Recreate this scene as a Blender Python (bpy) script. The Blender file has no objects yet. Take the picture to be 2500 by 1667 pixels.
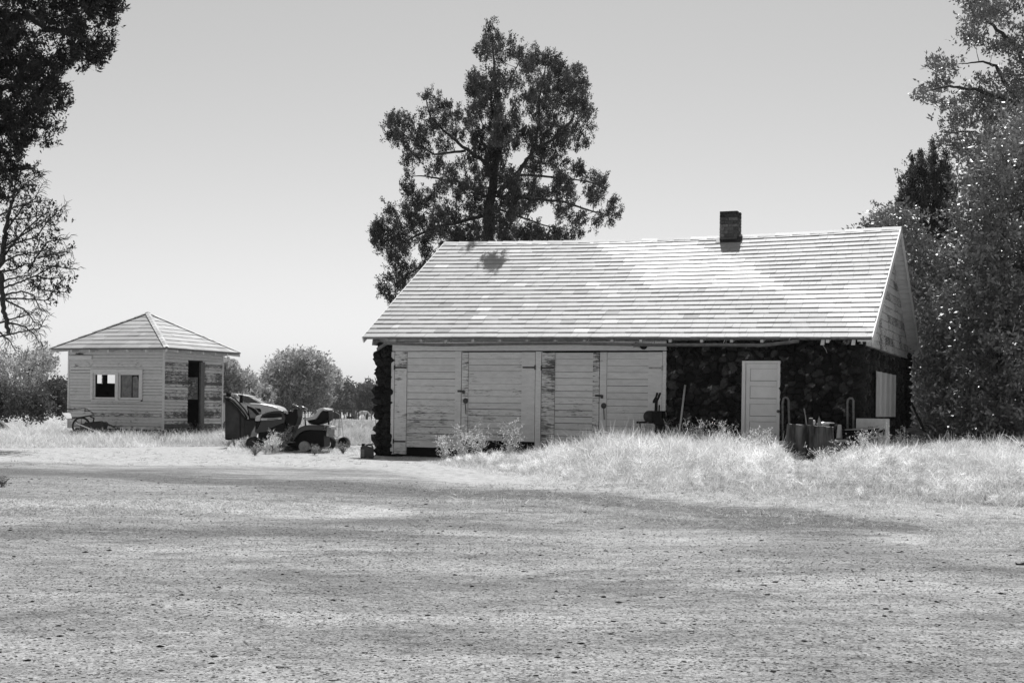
import bpy, bmesh, math, random
import numpy as np
from mathutils import Matrix, Vector, noise as mnoise
R = math.radians
rng = np.random.default_rng(11)
random.seed(5)
SC = bpy.context.scene
COL = SC.collection
# ------------------------------------------------------------------ camera model
F, H, K, CX, HY = 3472.0, 1.1, 0.014, 1250.0, 998.2     # 50 mm lens, eye height, roll
def P(px, py, Y):
    dx, dy = px - CX, py - HY
    return Vector(((dx + K*dy)*Y/F, Y, H - (dy - K*dx)*Y/F))
def PN(px, py, Y):
    dx, dy = px - CX, py - HY
    return np.stack([(dx + K*dy)*Y/F, Y, H - (dy - K*dx)*Y/F], -1)
def ss(a, b, t):
    t = np.clip((t - a)/(b - a), 0, 1); return t*t*(3 - 2*t)
def g(x, y):                                             # lie of the land
    x = np.asarray(x, float); y = np.asarray(y, float)
    z = .2*ss(.5, 5, x)*ss(16, 24, y)*(1 - ss(45, 60, y)) - .85*ss(50, 205, y)
    z = z + .025*np.sin(x*1.3 + y*.5)*np.sin(y*.9 - x*.4)*ss(5, 9, y)*(1 - ss(30, 60, y))
    return z
def G(px, py):                                           # ground point under a pixel of the photograph
    Y = 20.0
    dyp = (py - HY) - K*(px - CX)
    for _ in range(30):
        X = ((px - CX) + K*(py - HY))*Y/F
        Y = .5*Y + .5*F*(H - float(g(X, Y)))/dyp
    X = ((px - CX) + K*(py - HY))*Y/F
    return Vector((X, Y, float(g(X, Y))))
# ------------------------------------------------------------------ materials
def nt(name):
    m = bpy.data.materials.new(name); m.use_nodes = True
    t = m.node_tree; t.nodes.clear(); return m, t
def N(t, kind, **kw):
    n = t.nodes.new(kind)
    for k, v in kw.items():
        if k in n.inputs: n.inputs[k].default_value = v
        else: setattr(n, k, v)
    return n
def L(t, a, b): t.links.new(a, b)
def val3(v): return (v, v, v, 1)
def ramp(t, src, stops):
    r = t.nodes.new('ShaderNodeValToRGB')
    e = r.color_ramp.elements
    while len(e) < len(stops): e.new(.5)
    for q, (p, v) in zip(e, stops): q.position = p; q.color = val3(v)
    L(t, src, r.inputs[0]); return r.outputs[0]
def math_(t, op, a, b=None, c=None):
    n = t.nodes.new('ShaderNodeMath'); n.operation = op
    for i, q in enumerate((a, b, c)):
        if q is None: continue
        if isinstance(q, (int, float)): n.inputs[i].default_value = q
        else: L(t, q, n.inputs[i])
    return n.outputs[0]
def attr(t, name):
    n = t.nodes.new('ShaderNodeAttribute'); n.attribute_name = name; return n.outputs['Fac']
def mixc(t, fac, a, b):
    n = t.nodes.new('ShaderNodeMix'); n.data_type = 'RGBA'
    for s, q in ((n.inputs[0], fac), (n.inputs[6], a), (n.inputs[7], b)):
        if isinstance(q, (int, float)):
            s.default_value = q if s is n.inputs[0] else val3(q)
        else: L(t, q, s)
    return n.outputs[2]
def noise(t, scale, detail=4, stretch=None, coord='Object', rough=.6):
    tc = t.nodes.new('ShaderNodeTexCoord'); n = t.nodes.new('ShaderNodeTexNoise')
    n.inputs['Scale'].default_value = scale; n.inputs['Detail'].default_value = detail; n.inputs['Roughness'].default_value = rough
    if stretch:
        mp = t.nodes.new('ShaderNodeMapping'); mp.inputs['Scale'].default_value = stretch
        L(t, tc.outputs[coord], mp.inputs[0]); L(t, mp.outputs[0], n.inputs[0])
    else: L(t, tc.outputs[coord], n.inputs[0])
    return n.outputs[0]
def finish(m, t, color, rough=.7, metal=0, bump=None, bstr=.3, bdist=.02, spec=.5):
    b = t.nodes.new('ShaderNodeBsdfPrincipled'); o = t.nodes.new('ShaderNodeOutputMaterial')
    if isinstance(color, (int, float)): b.inputs['Base Color'].default_value = val3(color)
    else: L(t, color, b.inputs['Base Color'])
    if isinstance(rough, (int, float)): b.inputs['Roughness'].default_value = rough
    else: L(t, rough, b.inputs['Roughness'])
    b.inputs['Metallic'].default_value = metal
    b.inputs['Specular IOR Level'].default_value = spec
    if bump is not None:
        bn = t.nodes.new('ShaderNodeBump'); bn.inputs['Strength'].default_value = bstr; bn.inputs['Distance'].default_value = bdist
        L(t, bump, bn.inputs['Height']); L(t, bn.outputs[0], b.inputs['Normal'])
    L(t, b.outputs[0], o.inputs[0]); return m
def plain(name, v, var=.25, scale=8, rough=.6, metal=0, stretch=None, bstr=.15, spec=.5):
    m, t = nt(name); n = noise(t, scale, 5, stretch)
    return finish(m, t, ramp(t, n, [(.3, v*(1 - var)), (.7, v*(1 + var))]), rough, metal, n, bstr, .01, spec)
M = {}
M['rubber'] = plain('black_rubber', .01, .3, 20, .8)
M['black'] = plain('black_paint', .004, .4, 12, .5, spec=.15)
M['steer'] = plain('steering_wheel_plastic', .06, .2, 12, .22, spec=.8)
M['darkmetal'] = plain('dark_rusty_metal', .015, .5, 25, .6)
M['midmetal'] = plain('galvanised_metal', .33, .25, 15, .5, .3)
M['tube'] = plain('dull_tube', .16, .4, 30, .6)
M['hoodgreen'] = plain('mower_paint', .02, .15, 6, .25, spec=.6)
M['yellow'] = plain('mower_pale_paint', .5, .1, 6, .4)
M['lamp'] = plain('lamp_lens', .5, .1, 10, .15)
M['hub'] = plain('dusty_wheel_disc', .3, .3, 25, .6)
M['carpale'] = plain('pale_car_paint', .42, .08, 5, .3)
M['cardark'] = plain('dark_car_paint', .009, .4, 5, .4, spec=.3)
M['glassdark'] = plain('dark_glass', .015, .1, 5, .08)
M['glasspale'] = plain('pale_glass', .14, .4, 9, .2)
M['can'] = plain('can_plastic', .035, .1, 10, .5)
M['rock'] = plain('grey_rock', .16, .45, 6, .9, bstr=.6)
M['darkrock'] = plain('dark_rock', .05, .6, 9, .9, bstr=.6)
M['plank'] = plain('pale_plank', .42, .3, 12, .8, stretch=(1, 8, 8))
M['timber'] = plain('weathered_timber', .13, .5, 10, .9, stretch=(1, 8, 8))
M['stick'] = plain('pale_stick', .5, .15, 12, .7)
M['white'] = plain('white_enamel', .55, .12, 7, .4)
M['interior'] = plain('interior_shade', .006, .4, 5, .9)  # near-black stands in for the shade indoors and in gaps
M['corrug'] = plain('painted_sheet_metal', .45, .12, 5, .5)
M['hair'] = plain('dark_cloth', .03, .2, 9, .8)
M['shirt'] = plain('grey_shirt', .3, .2, 9, .8)
M['skin'] = plain('skin', .35, .1, 9, .6)
M['horse'] = plain('pale_coat', .5, .2, 4, .7)
M['bark'] = plain('bark', .05, .5, 12, .95, stretch=(4, 4, 1), bstr=.8)
M['greybark'] = plain('grey_dead_wood', .1, .5, 12, .95, stretch=(4, 4, 1), bstr=.8)
M['pole'] = plain('pole_wood', .1, .3, 9, .9)
M['gutter'] = plain('old_gutter', .13, .35, 9, .55, .2)
M['frame'] = plain('white_trim', .70, .12, 9, .6, stretch=(1, 1, 4))
M['door'] = plain('white_door_paint', .76, .06, 5, .5)
M['knob'] = plain('dull_brass', .12, .3, 30, .35, .6)
M['iron'] = plain('rusty_iron', .06, .6, 50, .8)
def toned(name, base, rough=.8, nscale=30, nvar=.3, bstr=.3, bdist=.01, spec=.3, stretch=None):
    m, t = nt(name); n = noise(t, nscale, 5, stretch)
    c = math_(t, 'MULTIPLY', attr(t, 'tone'), ramp(t, n, [(.25, base*(1 - nvar)), (.75, base*(1 + nvar))]))
    return finish(m, t, c, rough, 0, n, bstr, bdist, spec)
M['stone'] = toned('lava_stone', .0145, .9, 22, .7, .9, .02, .2)
M['brick'] = toned('chimney_brick', .075, .9, 30, .5, .5, .006)
M['pebble'] = toned('pebbles', .27, .85, 60, .2, .2, .003)
m, t = nt('roof_shingle')
n1 = noise(t, 7, 5, (6, 1, 1)); n2 = noise(t, .9, 4)
n3 = noise(t, 40, 3, (5, .6, .6))
c = math_(t, 'MULTIPLY', attr(t, 'tone'), math_(t, 'MULTIPLY', ramp(t, n1, [(.25, .80), (.7, 1.0)]), ramp(t, n2, [(.3, .84), (.65, 1.0)])))
c = math_(t, 'MULTIPLY', c, ramp(t, n3, [(.3, .88), (.6, 1.0)]))
M['roof'] = finish(m, t, c, .62, 0, n3, .25, .004, .35)
m, t = nt('peeling_paint')                                # paint flakes off where the 'wear' of a board is high
na = noise(t, 1.0, 6, (6, 6, 85)); nb = noise(t, 1.7, 4); nc = noise(t, 6, 4, (1, 1, 4))
w = math_(t, 'ADD', math_(t, 'MULTIPLY', math_(t, 'SUBTRACT', attr(t, 'wear'), .5), .75), math_(t, 'ADD', na, math_(t, 'MULTIPLY', math_(t, 'SUBTRACT', nb, .5), .55)))
flake = ramp(t, w, [(.60, 0), (.66, 1)])
paint = math_(t, 'MULTIPLY', attr(t, 'tone'), ramp(t, nc, [(.3, .60), (.7, .74)]))
wood = ramp(t, na, [(.3, .035), (.7, .16)])
M['peel'] = finish(m, t, mixc(t, flake, paint, wood), .7, 0, math_(t, 'SUBTRACT', 1, flake), .35, .003, .3)
m, t = nt('stump_wood')
n = noise(t, 6, 6, (1, 1, .22))
M['stump'] = finish(m, t, ramp(t, n, [(.40, .010), (.68, .15)]), .95, 0, n, 1, .05)
m, t = nt('cut_wood'); n = noise(t, 9, 5)
M['cut'] = finish(m, t, ramp(t, n, [(.3, .3), (.7, .6)]), .9, 0, n, .3, .01)
def leafmat(name, base, trans=.35, gloss=.03):
    m, t = nt(name)
    c = math_(t, 'MULTIPLY', attr(t, 'tone'), base)
    d = t.nodes.new('ShaderNodeBsdfDiffuse'); r = t.nodes.new('ShaderNodeBsdfTranslucent'); x = t.nodes.new('ShaderNodeMixShader')
    gl = t.nodes.new('ShaderNodeBsdfGlossy'); gl.inputs['Roughness'].default_value = .45; gl.inputs['Color'].default_value = val3(.8)
    y = t.nodes.new('ShaderNodeMixShader'); o = t.nodes.new('ShaderNodeOutputMaterial')
    L(t, c, d.inputs[0]); L(t, c, r.inputs[0]); x.inputs[0].default_value = trans
    L(t, d.outputs[0], x.inputs[1]); L(t, r.outputs[0], x.inputs[2])
    y.inputs[0].default_value = gloss; L(t, x.outputs[0], y.inputs[1]); L(t, gl.outputs[0], y.inputs[2]); L(t, y.outputs[0], o.inputs[0])
    return m
M['juniper'] = leafmat('juniper_needles', .062, .35)
M['darkjuniper'] = leafmat('dark_juniper_needles', .026, .25)
M['locust'] = leafmat('locust_leaves', .125, .27, .18)
M['willow'] = leafmat('willow_leaves', .34, .45)
M['dimleaf'] = leafmat('dry_leaves', .09, .4)
M['drygrass'] = leafmat('dry_grass_straw', .86, .5)
M['weedgreen'] = leafmat('grey_weed_leaves', .34, .4)
# ------------------------------------------------------------------ mesh helpers
def link(o, parent=None):
    COL.objects.link(o)
    if parent is not None: o.parent = parent
    return o
def tag(o, label=None, cat=None, group=None, kind=None):
    for k, v in (('label', label), ('category', cat), ('group', group), ('kind', kind)):
        if v: o[k] = v
    return o
def empty(name, loc=(0, 0, 0), rz=0, label=None, cat=None, group=None):
    o = bpy.data.objects.new(name, None); o.empty_display_size = .2
    o.location = loc; o.rotation_euler = (0, 0, rz); link(o)
    return tag(o, label, cat, group)
def setattr_f(me, name, a):
    at = me.attributes.new(name, 'FLOAT', 'POINT'); at.data.foreach_set('value', np.asarray(a, np.float32))
def bigmesh(name, V, Fq, mat, tone=None, parent=None, smooth=False):
    V = np.asarray(V, np.float32).reshape(-1, 3); Fq = np.asarray(Fq, np.int32)
    me = bpy.data.meshes.new(name)
    n, k = Fq.shape
    me.vertices.add(len(V)); me.vertices.foreach_set('co', V.ravel())
    me.loops.add(n*k); me.loops.foreach_set('vertex_index', Fq.ravel())
    me.polygons.add(n); me.polygons.foreach_set('loop_start', np.arange(n, dtype=np.int32)*k)
    if smooth: me.polygons.foreach_set('use_smooth', np.ones(n, bool))
    me.update(calc_edges=True)
    if tone is not None: setattr_f(me, 'tone', tone)
    me.materials.append(mat)
    return link(bpy.data.objects.new(name, me), parent)
def _ico(sub):
    b = bmesh.new(); bmesh.ops.create_icosphere(b, subdivisions=sub, radius=1)
    v = np.array([q.co[:] for q in b.verts]); f = [[q.index for q in p.verts] for p in b.faces]; b.free(); return v, f
ICO = {1: _ico(1), 2: _ico(2), 3: _ico(3)}
class MB:
    def __init__(s): s.v = []; s.f = []; s.tone = []; s.wear = []; s.t = 1.0; s.w = .3
    def add(s, v, f):
        o = len(s.v); s.v += [tuple(q) for q in v]; s.f += [[i + o for i in p] for p in f]
        s.tone += [s.t]*len(v); s.wear += [s.w]*len(v); return s
    def box(s, c, d, rot=None):
        x, y, z = [q/2 for q in d]
        v = [Vector((a*x, b*y, e*z)) for e in (-1, 1) for b in (-1, 1) for a in (-1, 1)]
        if rot is not None: v = [rot @ q for q in v]
        return s.add([q + Vector(c) for q in v], [(0, 2, 3, 1), (4, 5, 7, 6), (0, 1, 5, 4), (2, 6, 7, 3), (0, 4, 6, 2), (1, 3, 7, 5)])
    def hexa(s, p):                                       # 8 corners: bottom 4 then top 4, same winding
        return s.add(p, [(3, 2, 1, 0), (4, 5, 6, 7), (0, 1, 5, 4), (1, 2, 6, 5), (2, 3, 7, 6), (3, 0, 4, 7)])
    def beam(s, a, b, w, h):
        a, b = Vector(a), Vector(b); d = (b - a); ln = d.length; q = d.to_track_quat('X', 'Z').to_matrix()
        return s.box((a + b)/2, (ln, w, h), q)
    def tube(s, pts, r, n=8, caps=True):
        pts = [Vector(p) for p in pts]; k = len(pts)
        rs = r if isinstance(r, (list, tuple)) else [r]*k
        v = []; f = []; up = None
        for i, p in enumerate(pts):
            d = (pts[min(i + 1, k - 1)] - pts[max(i - 1, 0)]).normalized()
            if up is None: up = Vector((0, 0, 1)) if abs(d.z) < .9 else Vector((1, 0, 0))
            a = d.cross(up).normalized(); b2 = a.cross(d).normalized(); up = b2
            for j in range(n):
                t_ = 2*math.pi*j/n; v.append(p + (a*math.cos(t_) + b2*math.sin(t_))*rs[i])
        for i in range(k - 1):
            for j in range(n):
                f.append((i*n + j, i*n + (j + 1) % n, (i + 1)*n + (j + 1) % n, (i + 1)*n + j))
        if caps: f.append(tuple(range(n))[::-1]); f.append(tuple((k - 1)*n + j for j in range(n)))
        return s.add(v, f)
    def lathe(s, prof, c=(0, 0, 0), rot=None, n=24, sx=1, sy=1):
        v = []; f = []
        for r, z in prof:
            for j in range(n):
                t_ = 2*math.pi*j/n; q = Vector((r*math.cos(t_)*sx, r*math.sin(t_)*sy, z))
                v.append((rot @ q if rot is not None else q) + Vector(c))
        for i in range(len(prof) - 1):
            for j in range(n): f.append((i*n + j, i*n + (j + 1) % n, (i + 1)*n + (j + 1) % n, (i + 1)*n + j))
        return s.add(v, f)
    def prism(s, poly, y0, y1, taper=1.0):                # polygon in x,z pushed through y
        n = len(poly); cx = sum(p[0] for p in poly)/n; cz = sum(p[1] for p in poly)/n
        v = [(x, y0, z) for x, z in poly] + [(cx + (x - cx)*taper, y1, cz + (z - cz)*taper) for x, z in poly]
        f = [tuple(range(n)), tuple(range(2*n - 1, n - 1, -1))] + [(i, n + i, n + (i + 1) % n, (i + 1) % n) for i in range(n)]
        return s.add(v, f)
    def blob(s, c, d, amp=.25, freq=1.5, sub=2, seed=None, rot=None):
        v, f = ICO[sub]; o = Vector((random.random()*50, random.random()*50, random.random()*50)); out = []
        for q in v:
            q = Vector(q); k_ = 1 + amp*mnoise.noise(q*freq + o)*1.6
            q = Vector((q.x*d[0]*k_, q.y*d[1]*k_, q.z*d[2]*k_))
            out.append((rot @ q if rot is not None else q) + Vector(c))
        return s.add(out, f)
    def build(s, name, mat, parent=None, smooth=False, bevel=0, attrs=False):
        me = bpy.data.meshes.new(name); me.from_pydata([tuple(q) for q in s.v], [], s.f); me.update()
        b = bmesh.new(); b.from_mesh(me); bmesh.ops.recalc_face_normals(b, faces=b.faces); b.to_mesh(me); b.free()
        if attrs: setattr_f(me, 'tone', s.tone); setattr_f(me, 'wear', s.wear)
        if smooth:
            for p in me.polygons: p.use_smooth = True
        me.materials.append(mat)
        o = link(bpy.data.objects.new(name, me), parent)
        if bevel:
            b = o.modifiers.new('bevel', 'BEVEL'); b.width = bevel; b.segments = 2 if bevel < .04 else 5; b.limit_method = 'ANGLE'; b.angle_limit = R(35)
        return o
def norm(a): return a/np.maximum(np.linalg.norm(a, axis=-1, keepdims=True), 1e-9)
def leaves(base, d, ln, wd, tone):                        # diamond leaf quads
    n = len(base); r = norm(rng.normal(size=(n, 3))); sd = norm(np.cross(d, r))*(wd/2)[:, None]
    mid = base + d*(ln*.45)[:, None]; tip = base + d*ln[:, None]
    V = np.stack([base, mid - sd, tip, mid + sd], 1).reshape(-1, 3)
    return V, np.arange(4*n).reshape(n, 4), np.repeat(tone, 4)
def ribbons(b, d, c, ln, wd, tone):                       # curved tapering stems
    n = len(b); r = norm(rng.normal(size=(n, 3))); sd = norm(np.cross(d, r))
    V = np.empty((n, 8, 3))
    for i, t_ in enumerate((0, .33, .67, 1)):
        p = b + (d*t_ + c*t_*t_)*ln[:, None]; w_ = sd*(wd*(1 - .75*t_)/2)[:, None]
        V[:, 2*i] = p - w_; V[:, 2*i + 1] = p + w_
    q = np.array([[0, 1, 3, 2], [2, 3, 5, 4], [4, 5, 7, 6]]); Fq = (np.arange(n)[:, None, None]*8 + q[None]).reshape(-1, 4)
    return V.reshape(-1, 3), Fq, np.repeat(tone, 8)
def merge(parts):
    V = []; Fq = []; T = []; o = 0
    for v, f, t_ in parts: V.append(v); Fq.append(f + o); T.append(t_); o += len(v)
    return np.concatenate(V), np.concatenate(Fq), np.concatenate(T)
def inpoly(x, y, poly):
    poly = np.asarray(poly, float); r = np.zeros(len(x), bool); x2, y2 = poly[-1]
    for x1, y1 in poly:
        c = ((y1 > y) != (y2 > y)) & (x < (x2 - x1)*(y - y1)/((y2 - y1) or 1e-9) + x1); r ^= c; x2, y2 = x1, y1
    return r
def Z(pts, ox, oy, s): return [(ox + a*s, oy + b*s) for a, b in pts]
# ------------------------------------------------------------------ ground
def graded(lo, hi, step, far, k=1.16):
    a = list(np.arange(lo, hi + 1e-6, step)); d = step
    while a[-1] < far: d *= k; a.append(a[-1] + d)
    return a
ys = graded(4, 48, .22, 3000); ys = list(-np.array(graded(0, 1, 2, 300, 1.3))[::-1]) + [2.] + ys
xp = graded(0, 14, .22, 1800); xs = list(-np.array(xp[1:])[::-1]) + xp
XX, YY = np.meshgrid(np.array(xs), np.array(ys)); ZZ = g(XX, YY)
nx, ny = len(xs), len(ys)
idx = np.arange(nx*ny).reshape(ny, nx)
FQ = np.stack([idx[:-1, :-1], idx[:-1, 1:], idx[1:, 1:], idx[1:, :-1]], -1).reshape(-1, 4)
def band(pts, w):                                         # nearness to a curve on the ground through photo points
    p = [G(*q) for q in pts]; best = np.full(XX.shape, 1e9)
    for a, b in zip(p[:-1], p[1:]):
        d = np.array([b.x - a.x, b.y - a.y]); l2 = (d**2).sum()
        t_ = np.clip(((XX - a.x)*d[0] + (YY - a.y)*d[1])/l2, 0, 1)
        best = np.minimum(best, np.hypot(XX - a.x - t_*d[0], YY - a.y - t_*d[1]))
    return np.exp(-(best/w)**2)
dark = np.maximum.reduce([
    1.1*band([(-60, 1148), (300, 1160), (700, 1180), (1000, 1200), (1300, 1212)], 1.2),
    1.3*band([(1200, 1203), (1500, 1222), (1750, 1248), (1980, 1276)], .8),
    1.4*band([(1850, 1245), (2000, 1262), (2200, 1290)], .5),
    .85*band([(0, 1295), (300, 1292), (700, 1300), (950, 1310)], .55),
    .6*band([(700, 1280), (1000, 1270), (1150, 1255), (1280, 1250)], .22),
    .6*band([(700, 1345), (900, 1352), (1100, 1360), (1250, 1362)], .35), .8*band([(1300, 1235), (1500, 1255), (1800, 1290), (2100, 1305)], .4),
    1.5*band([(2290, 1222), (2400, 1228), (2500, 1236)], .28), .7*band([(2080, 1218), (2160, 1222)], .2),
    .6*band([(2200, 1195), (2320, 1200)], .2), .55*band([(1150, 1430), (1500, 1380), (2000, 1350), (2560, 1345)], .14), .55*band([(1150, 1480), (1600, 1420), (2100, 1390), (2560, 1385)], .14), .45*band([(-40, 1380), (500, 1345), (1000, 1300), (1350, 1250)], .13), .45*band([(-40, 1422), (600, 1370), (1100, 1318), (1450, 1265)], .13), .5*band([(1900, 1345), (2500, 1400)], .6), .35*band([(0, 1450), (900, 1440)], .5)])
pale = np.maximum.reduce([
    1.0*band([(-50, 1100), (300, 1100), (600, 1112), (950, 1128), (1150, 1160), (1300, 1185), (1600, 1212), (2000, 1240), (2500, 1250)], 1.5),
    1.4*band([(-60, 1225), (350, 1230), (700, 1245), (820, 1250)], .9), 1.4*band([(2280, 1312), (2560, 1300)], .8),
    .25*band([(0, 1390), (700, 1370), (1300, 1400), (2000, 1420)], 1.1), .22*band([(300, 1530), (1100, 1560), (1900, 1560)], 1.0),
    ss(24, 27, YY)])
pale = np.where((YY > 30) | ((XX > 0) & (YY > 21)), 1.0, pale)
me_o = bigmesh('ground', np.stack([XX, YY, ZZ], -1), FQ, None or M['rock'], None, None, True)
setattr_f(me_o.data, 'dark', dark.ravel()); setattr_f(me_o.data, 'pale', pale.ravel())
m, t = nt('gravel_ground')
a1 = noise(t, 62, 6, rough=.78); a2 = noise(t, 5, 5, rough=.65); a3 = noise(t, .8, 4); a4 = noise(t, 110, 3)
streak = noise(t, 2.2, 6, (.5, 1.6, 1), rough=.72)
tc = t.nodes.new('ShaderNodeTexCoord'); vo = t.nodes.new('ShaderNodeTexVoronoi'); vo.inputs['Scale'].default_value = 75; L(t, tc.outputs['Object'], vo.inputs[0])
sepv = t.nodes.new('ShaderNodeSeparateColor'); L(t, vo.outputs['Color'], sepv.inputs[0])
patchy = noise(t, .42, 6, (.7, 1.5, 1), rough=.75); mid = noise(t, 9, 4, (.6, 1.4, 1), rough=.7)
grain = math_(t, 'ADD', math_(t, 'MULTIPLY', a1, .55), math_(t, 'ADD', math_(t, 'MULTIPLY', sepv.outputs[0], .25), math_(t, 'MULTIPLY', a2, .25)))
gravel = ramp(t, grain, [(.33, .06), (.45, .23), (.56, .36), (.72, .50)])
darkg = ramp(t, grain, [(.36, .02), (.48, .07), (.60, .17), (.74, .34)])
paleg = math_(t, 'MULTIPLY', ramp(t, mid, [(.32, .38), (.52, 1.0)]), ramp(t, math_(t, 'ADD', math_(t, 'MULTIPLY', a1, .5), math_(t, 'MULTIPLY', a2, .5)), [(.33, .14), (.45, .41), (.62, .56)]))
pm = ramp(t, math_(t, 'ADD', attr(t, 'pale'), math_(t, 'MULTIPLY', math_(t, 'SUBTRACT', math_(t, 'ADD', math_(t, 'MULTIPLY', streak, .7), math_(t, 'MULTIPLY', a2, .3)), .5), 2.0)), [(.38, 0), (.78, 1)])
dm = ramp(t, math_(t, 'ADD', attr(t, 'dark'), math_(t, 'MULTIPLY', math_(t, 'SUBTRACT', math_(t, 'ADD', math_(t, 'MULTIPLY', streak, .4), math_(t, 'ADD', math_(t, 'MULTIPLY', mid, .3), math_(t, 'MULTIPLY', a2, .3))), .5), 6.5)), [(.25, 0), (.95, 1)])
base = math_(t, 'MULTIPLY', gravel, math_(t, 'MULTIPLY', ramp(t, patchy, [(.36, .5), (.5, .86), (.62, 1.18)]), ramp(t, mid, [(.32, .62), (.5, .95), (.68, 1.15)])))
col = mixc(t, pm, mixc(t, dm, base, darkg), mixc(t, math_(t, 'MULTIPLY', dm, .95), paleg, darkg))
finish(m, t, col, .95, 0, math_(t, 'ADD', grain, math_(t, 'MULTIPLY', a4, .2)),   .6, .010, .2)
me_o.data.materials[0] = m
tag(me_o, None, None, None, 'structure')
# pebbles strewn over the gravel
def pebbles(name, n, y0, y1, smin, smax, tones, kind='stuff'):
    y = np.sqrt(rng.uniform(y0**1.2, y1**1.2, n)**(2/1.2)); x = rng.uniform(-.39, .39, n)*y
    s = smin*(smax/smin)**(rng.random(n)**2.4)
    octv = np.array([[1, 0, 0], [0, 1, 0], [-1, 0, 0], [0, -1, 0], [0, 0, .7], [0, 0, -.4]], float)
    V = octv[None]*rng.uniform(.6, 1.2, (n, 6, 1)); a = rng.uniform(0, 6.28, n)
    ca, sa = np.cos(a)[:, None], np.sin(a)[:, None]
    V = np.stack([V[..., 0]*ca - V[..., 1]*sa, V[..., 0]*sa + V[..., 1]*ca, V[..., 2]*.45], -1)*s[:, None, None]
    V += np.stack([x, y, g(x, y) + s*.12], -1)[:, None, :]
    q = np.array([[0, 1, 4], [1, 2, 4], [2, 3, 4], [3, 0, 4], [1, 0, 5], [2, 1, 5], [3, 2, 5], [0, 3, 5]])
    Fq = (np.arange(n)[:, None, None]*6 + q[None]).reshape(-1, 3)
    o = bigmesh(name, V.reshape(-1, 3), Fq, M['pebble'], np.repeat(rng.choice(tones, n)*rng.uniform(.7, 1.2, n), 6))
    return tag(o, 'small loose stones strewn over the gravel yard', 'gravel', None, kind)
pebbles('gravel', 150000, 5.3, 21, .0028, .0115, [.5, .8, 1., 1.2, 1.4, 1.8])
pebbles('loose_stones', 1500, 5.4, 21, .010, .028, [.08, .15, .3, 1.2])
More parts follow.
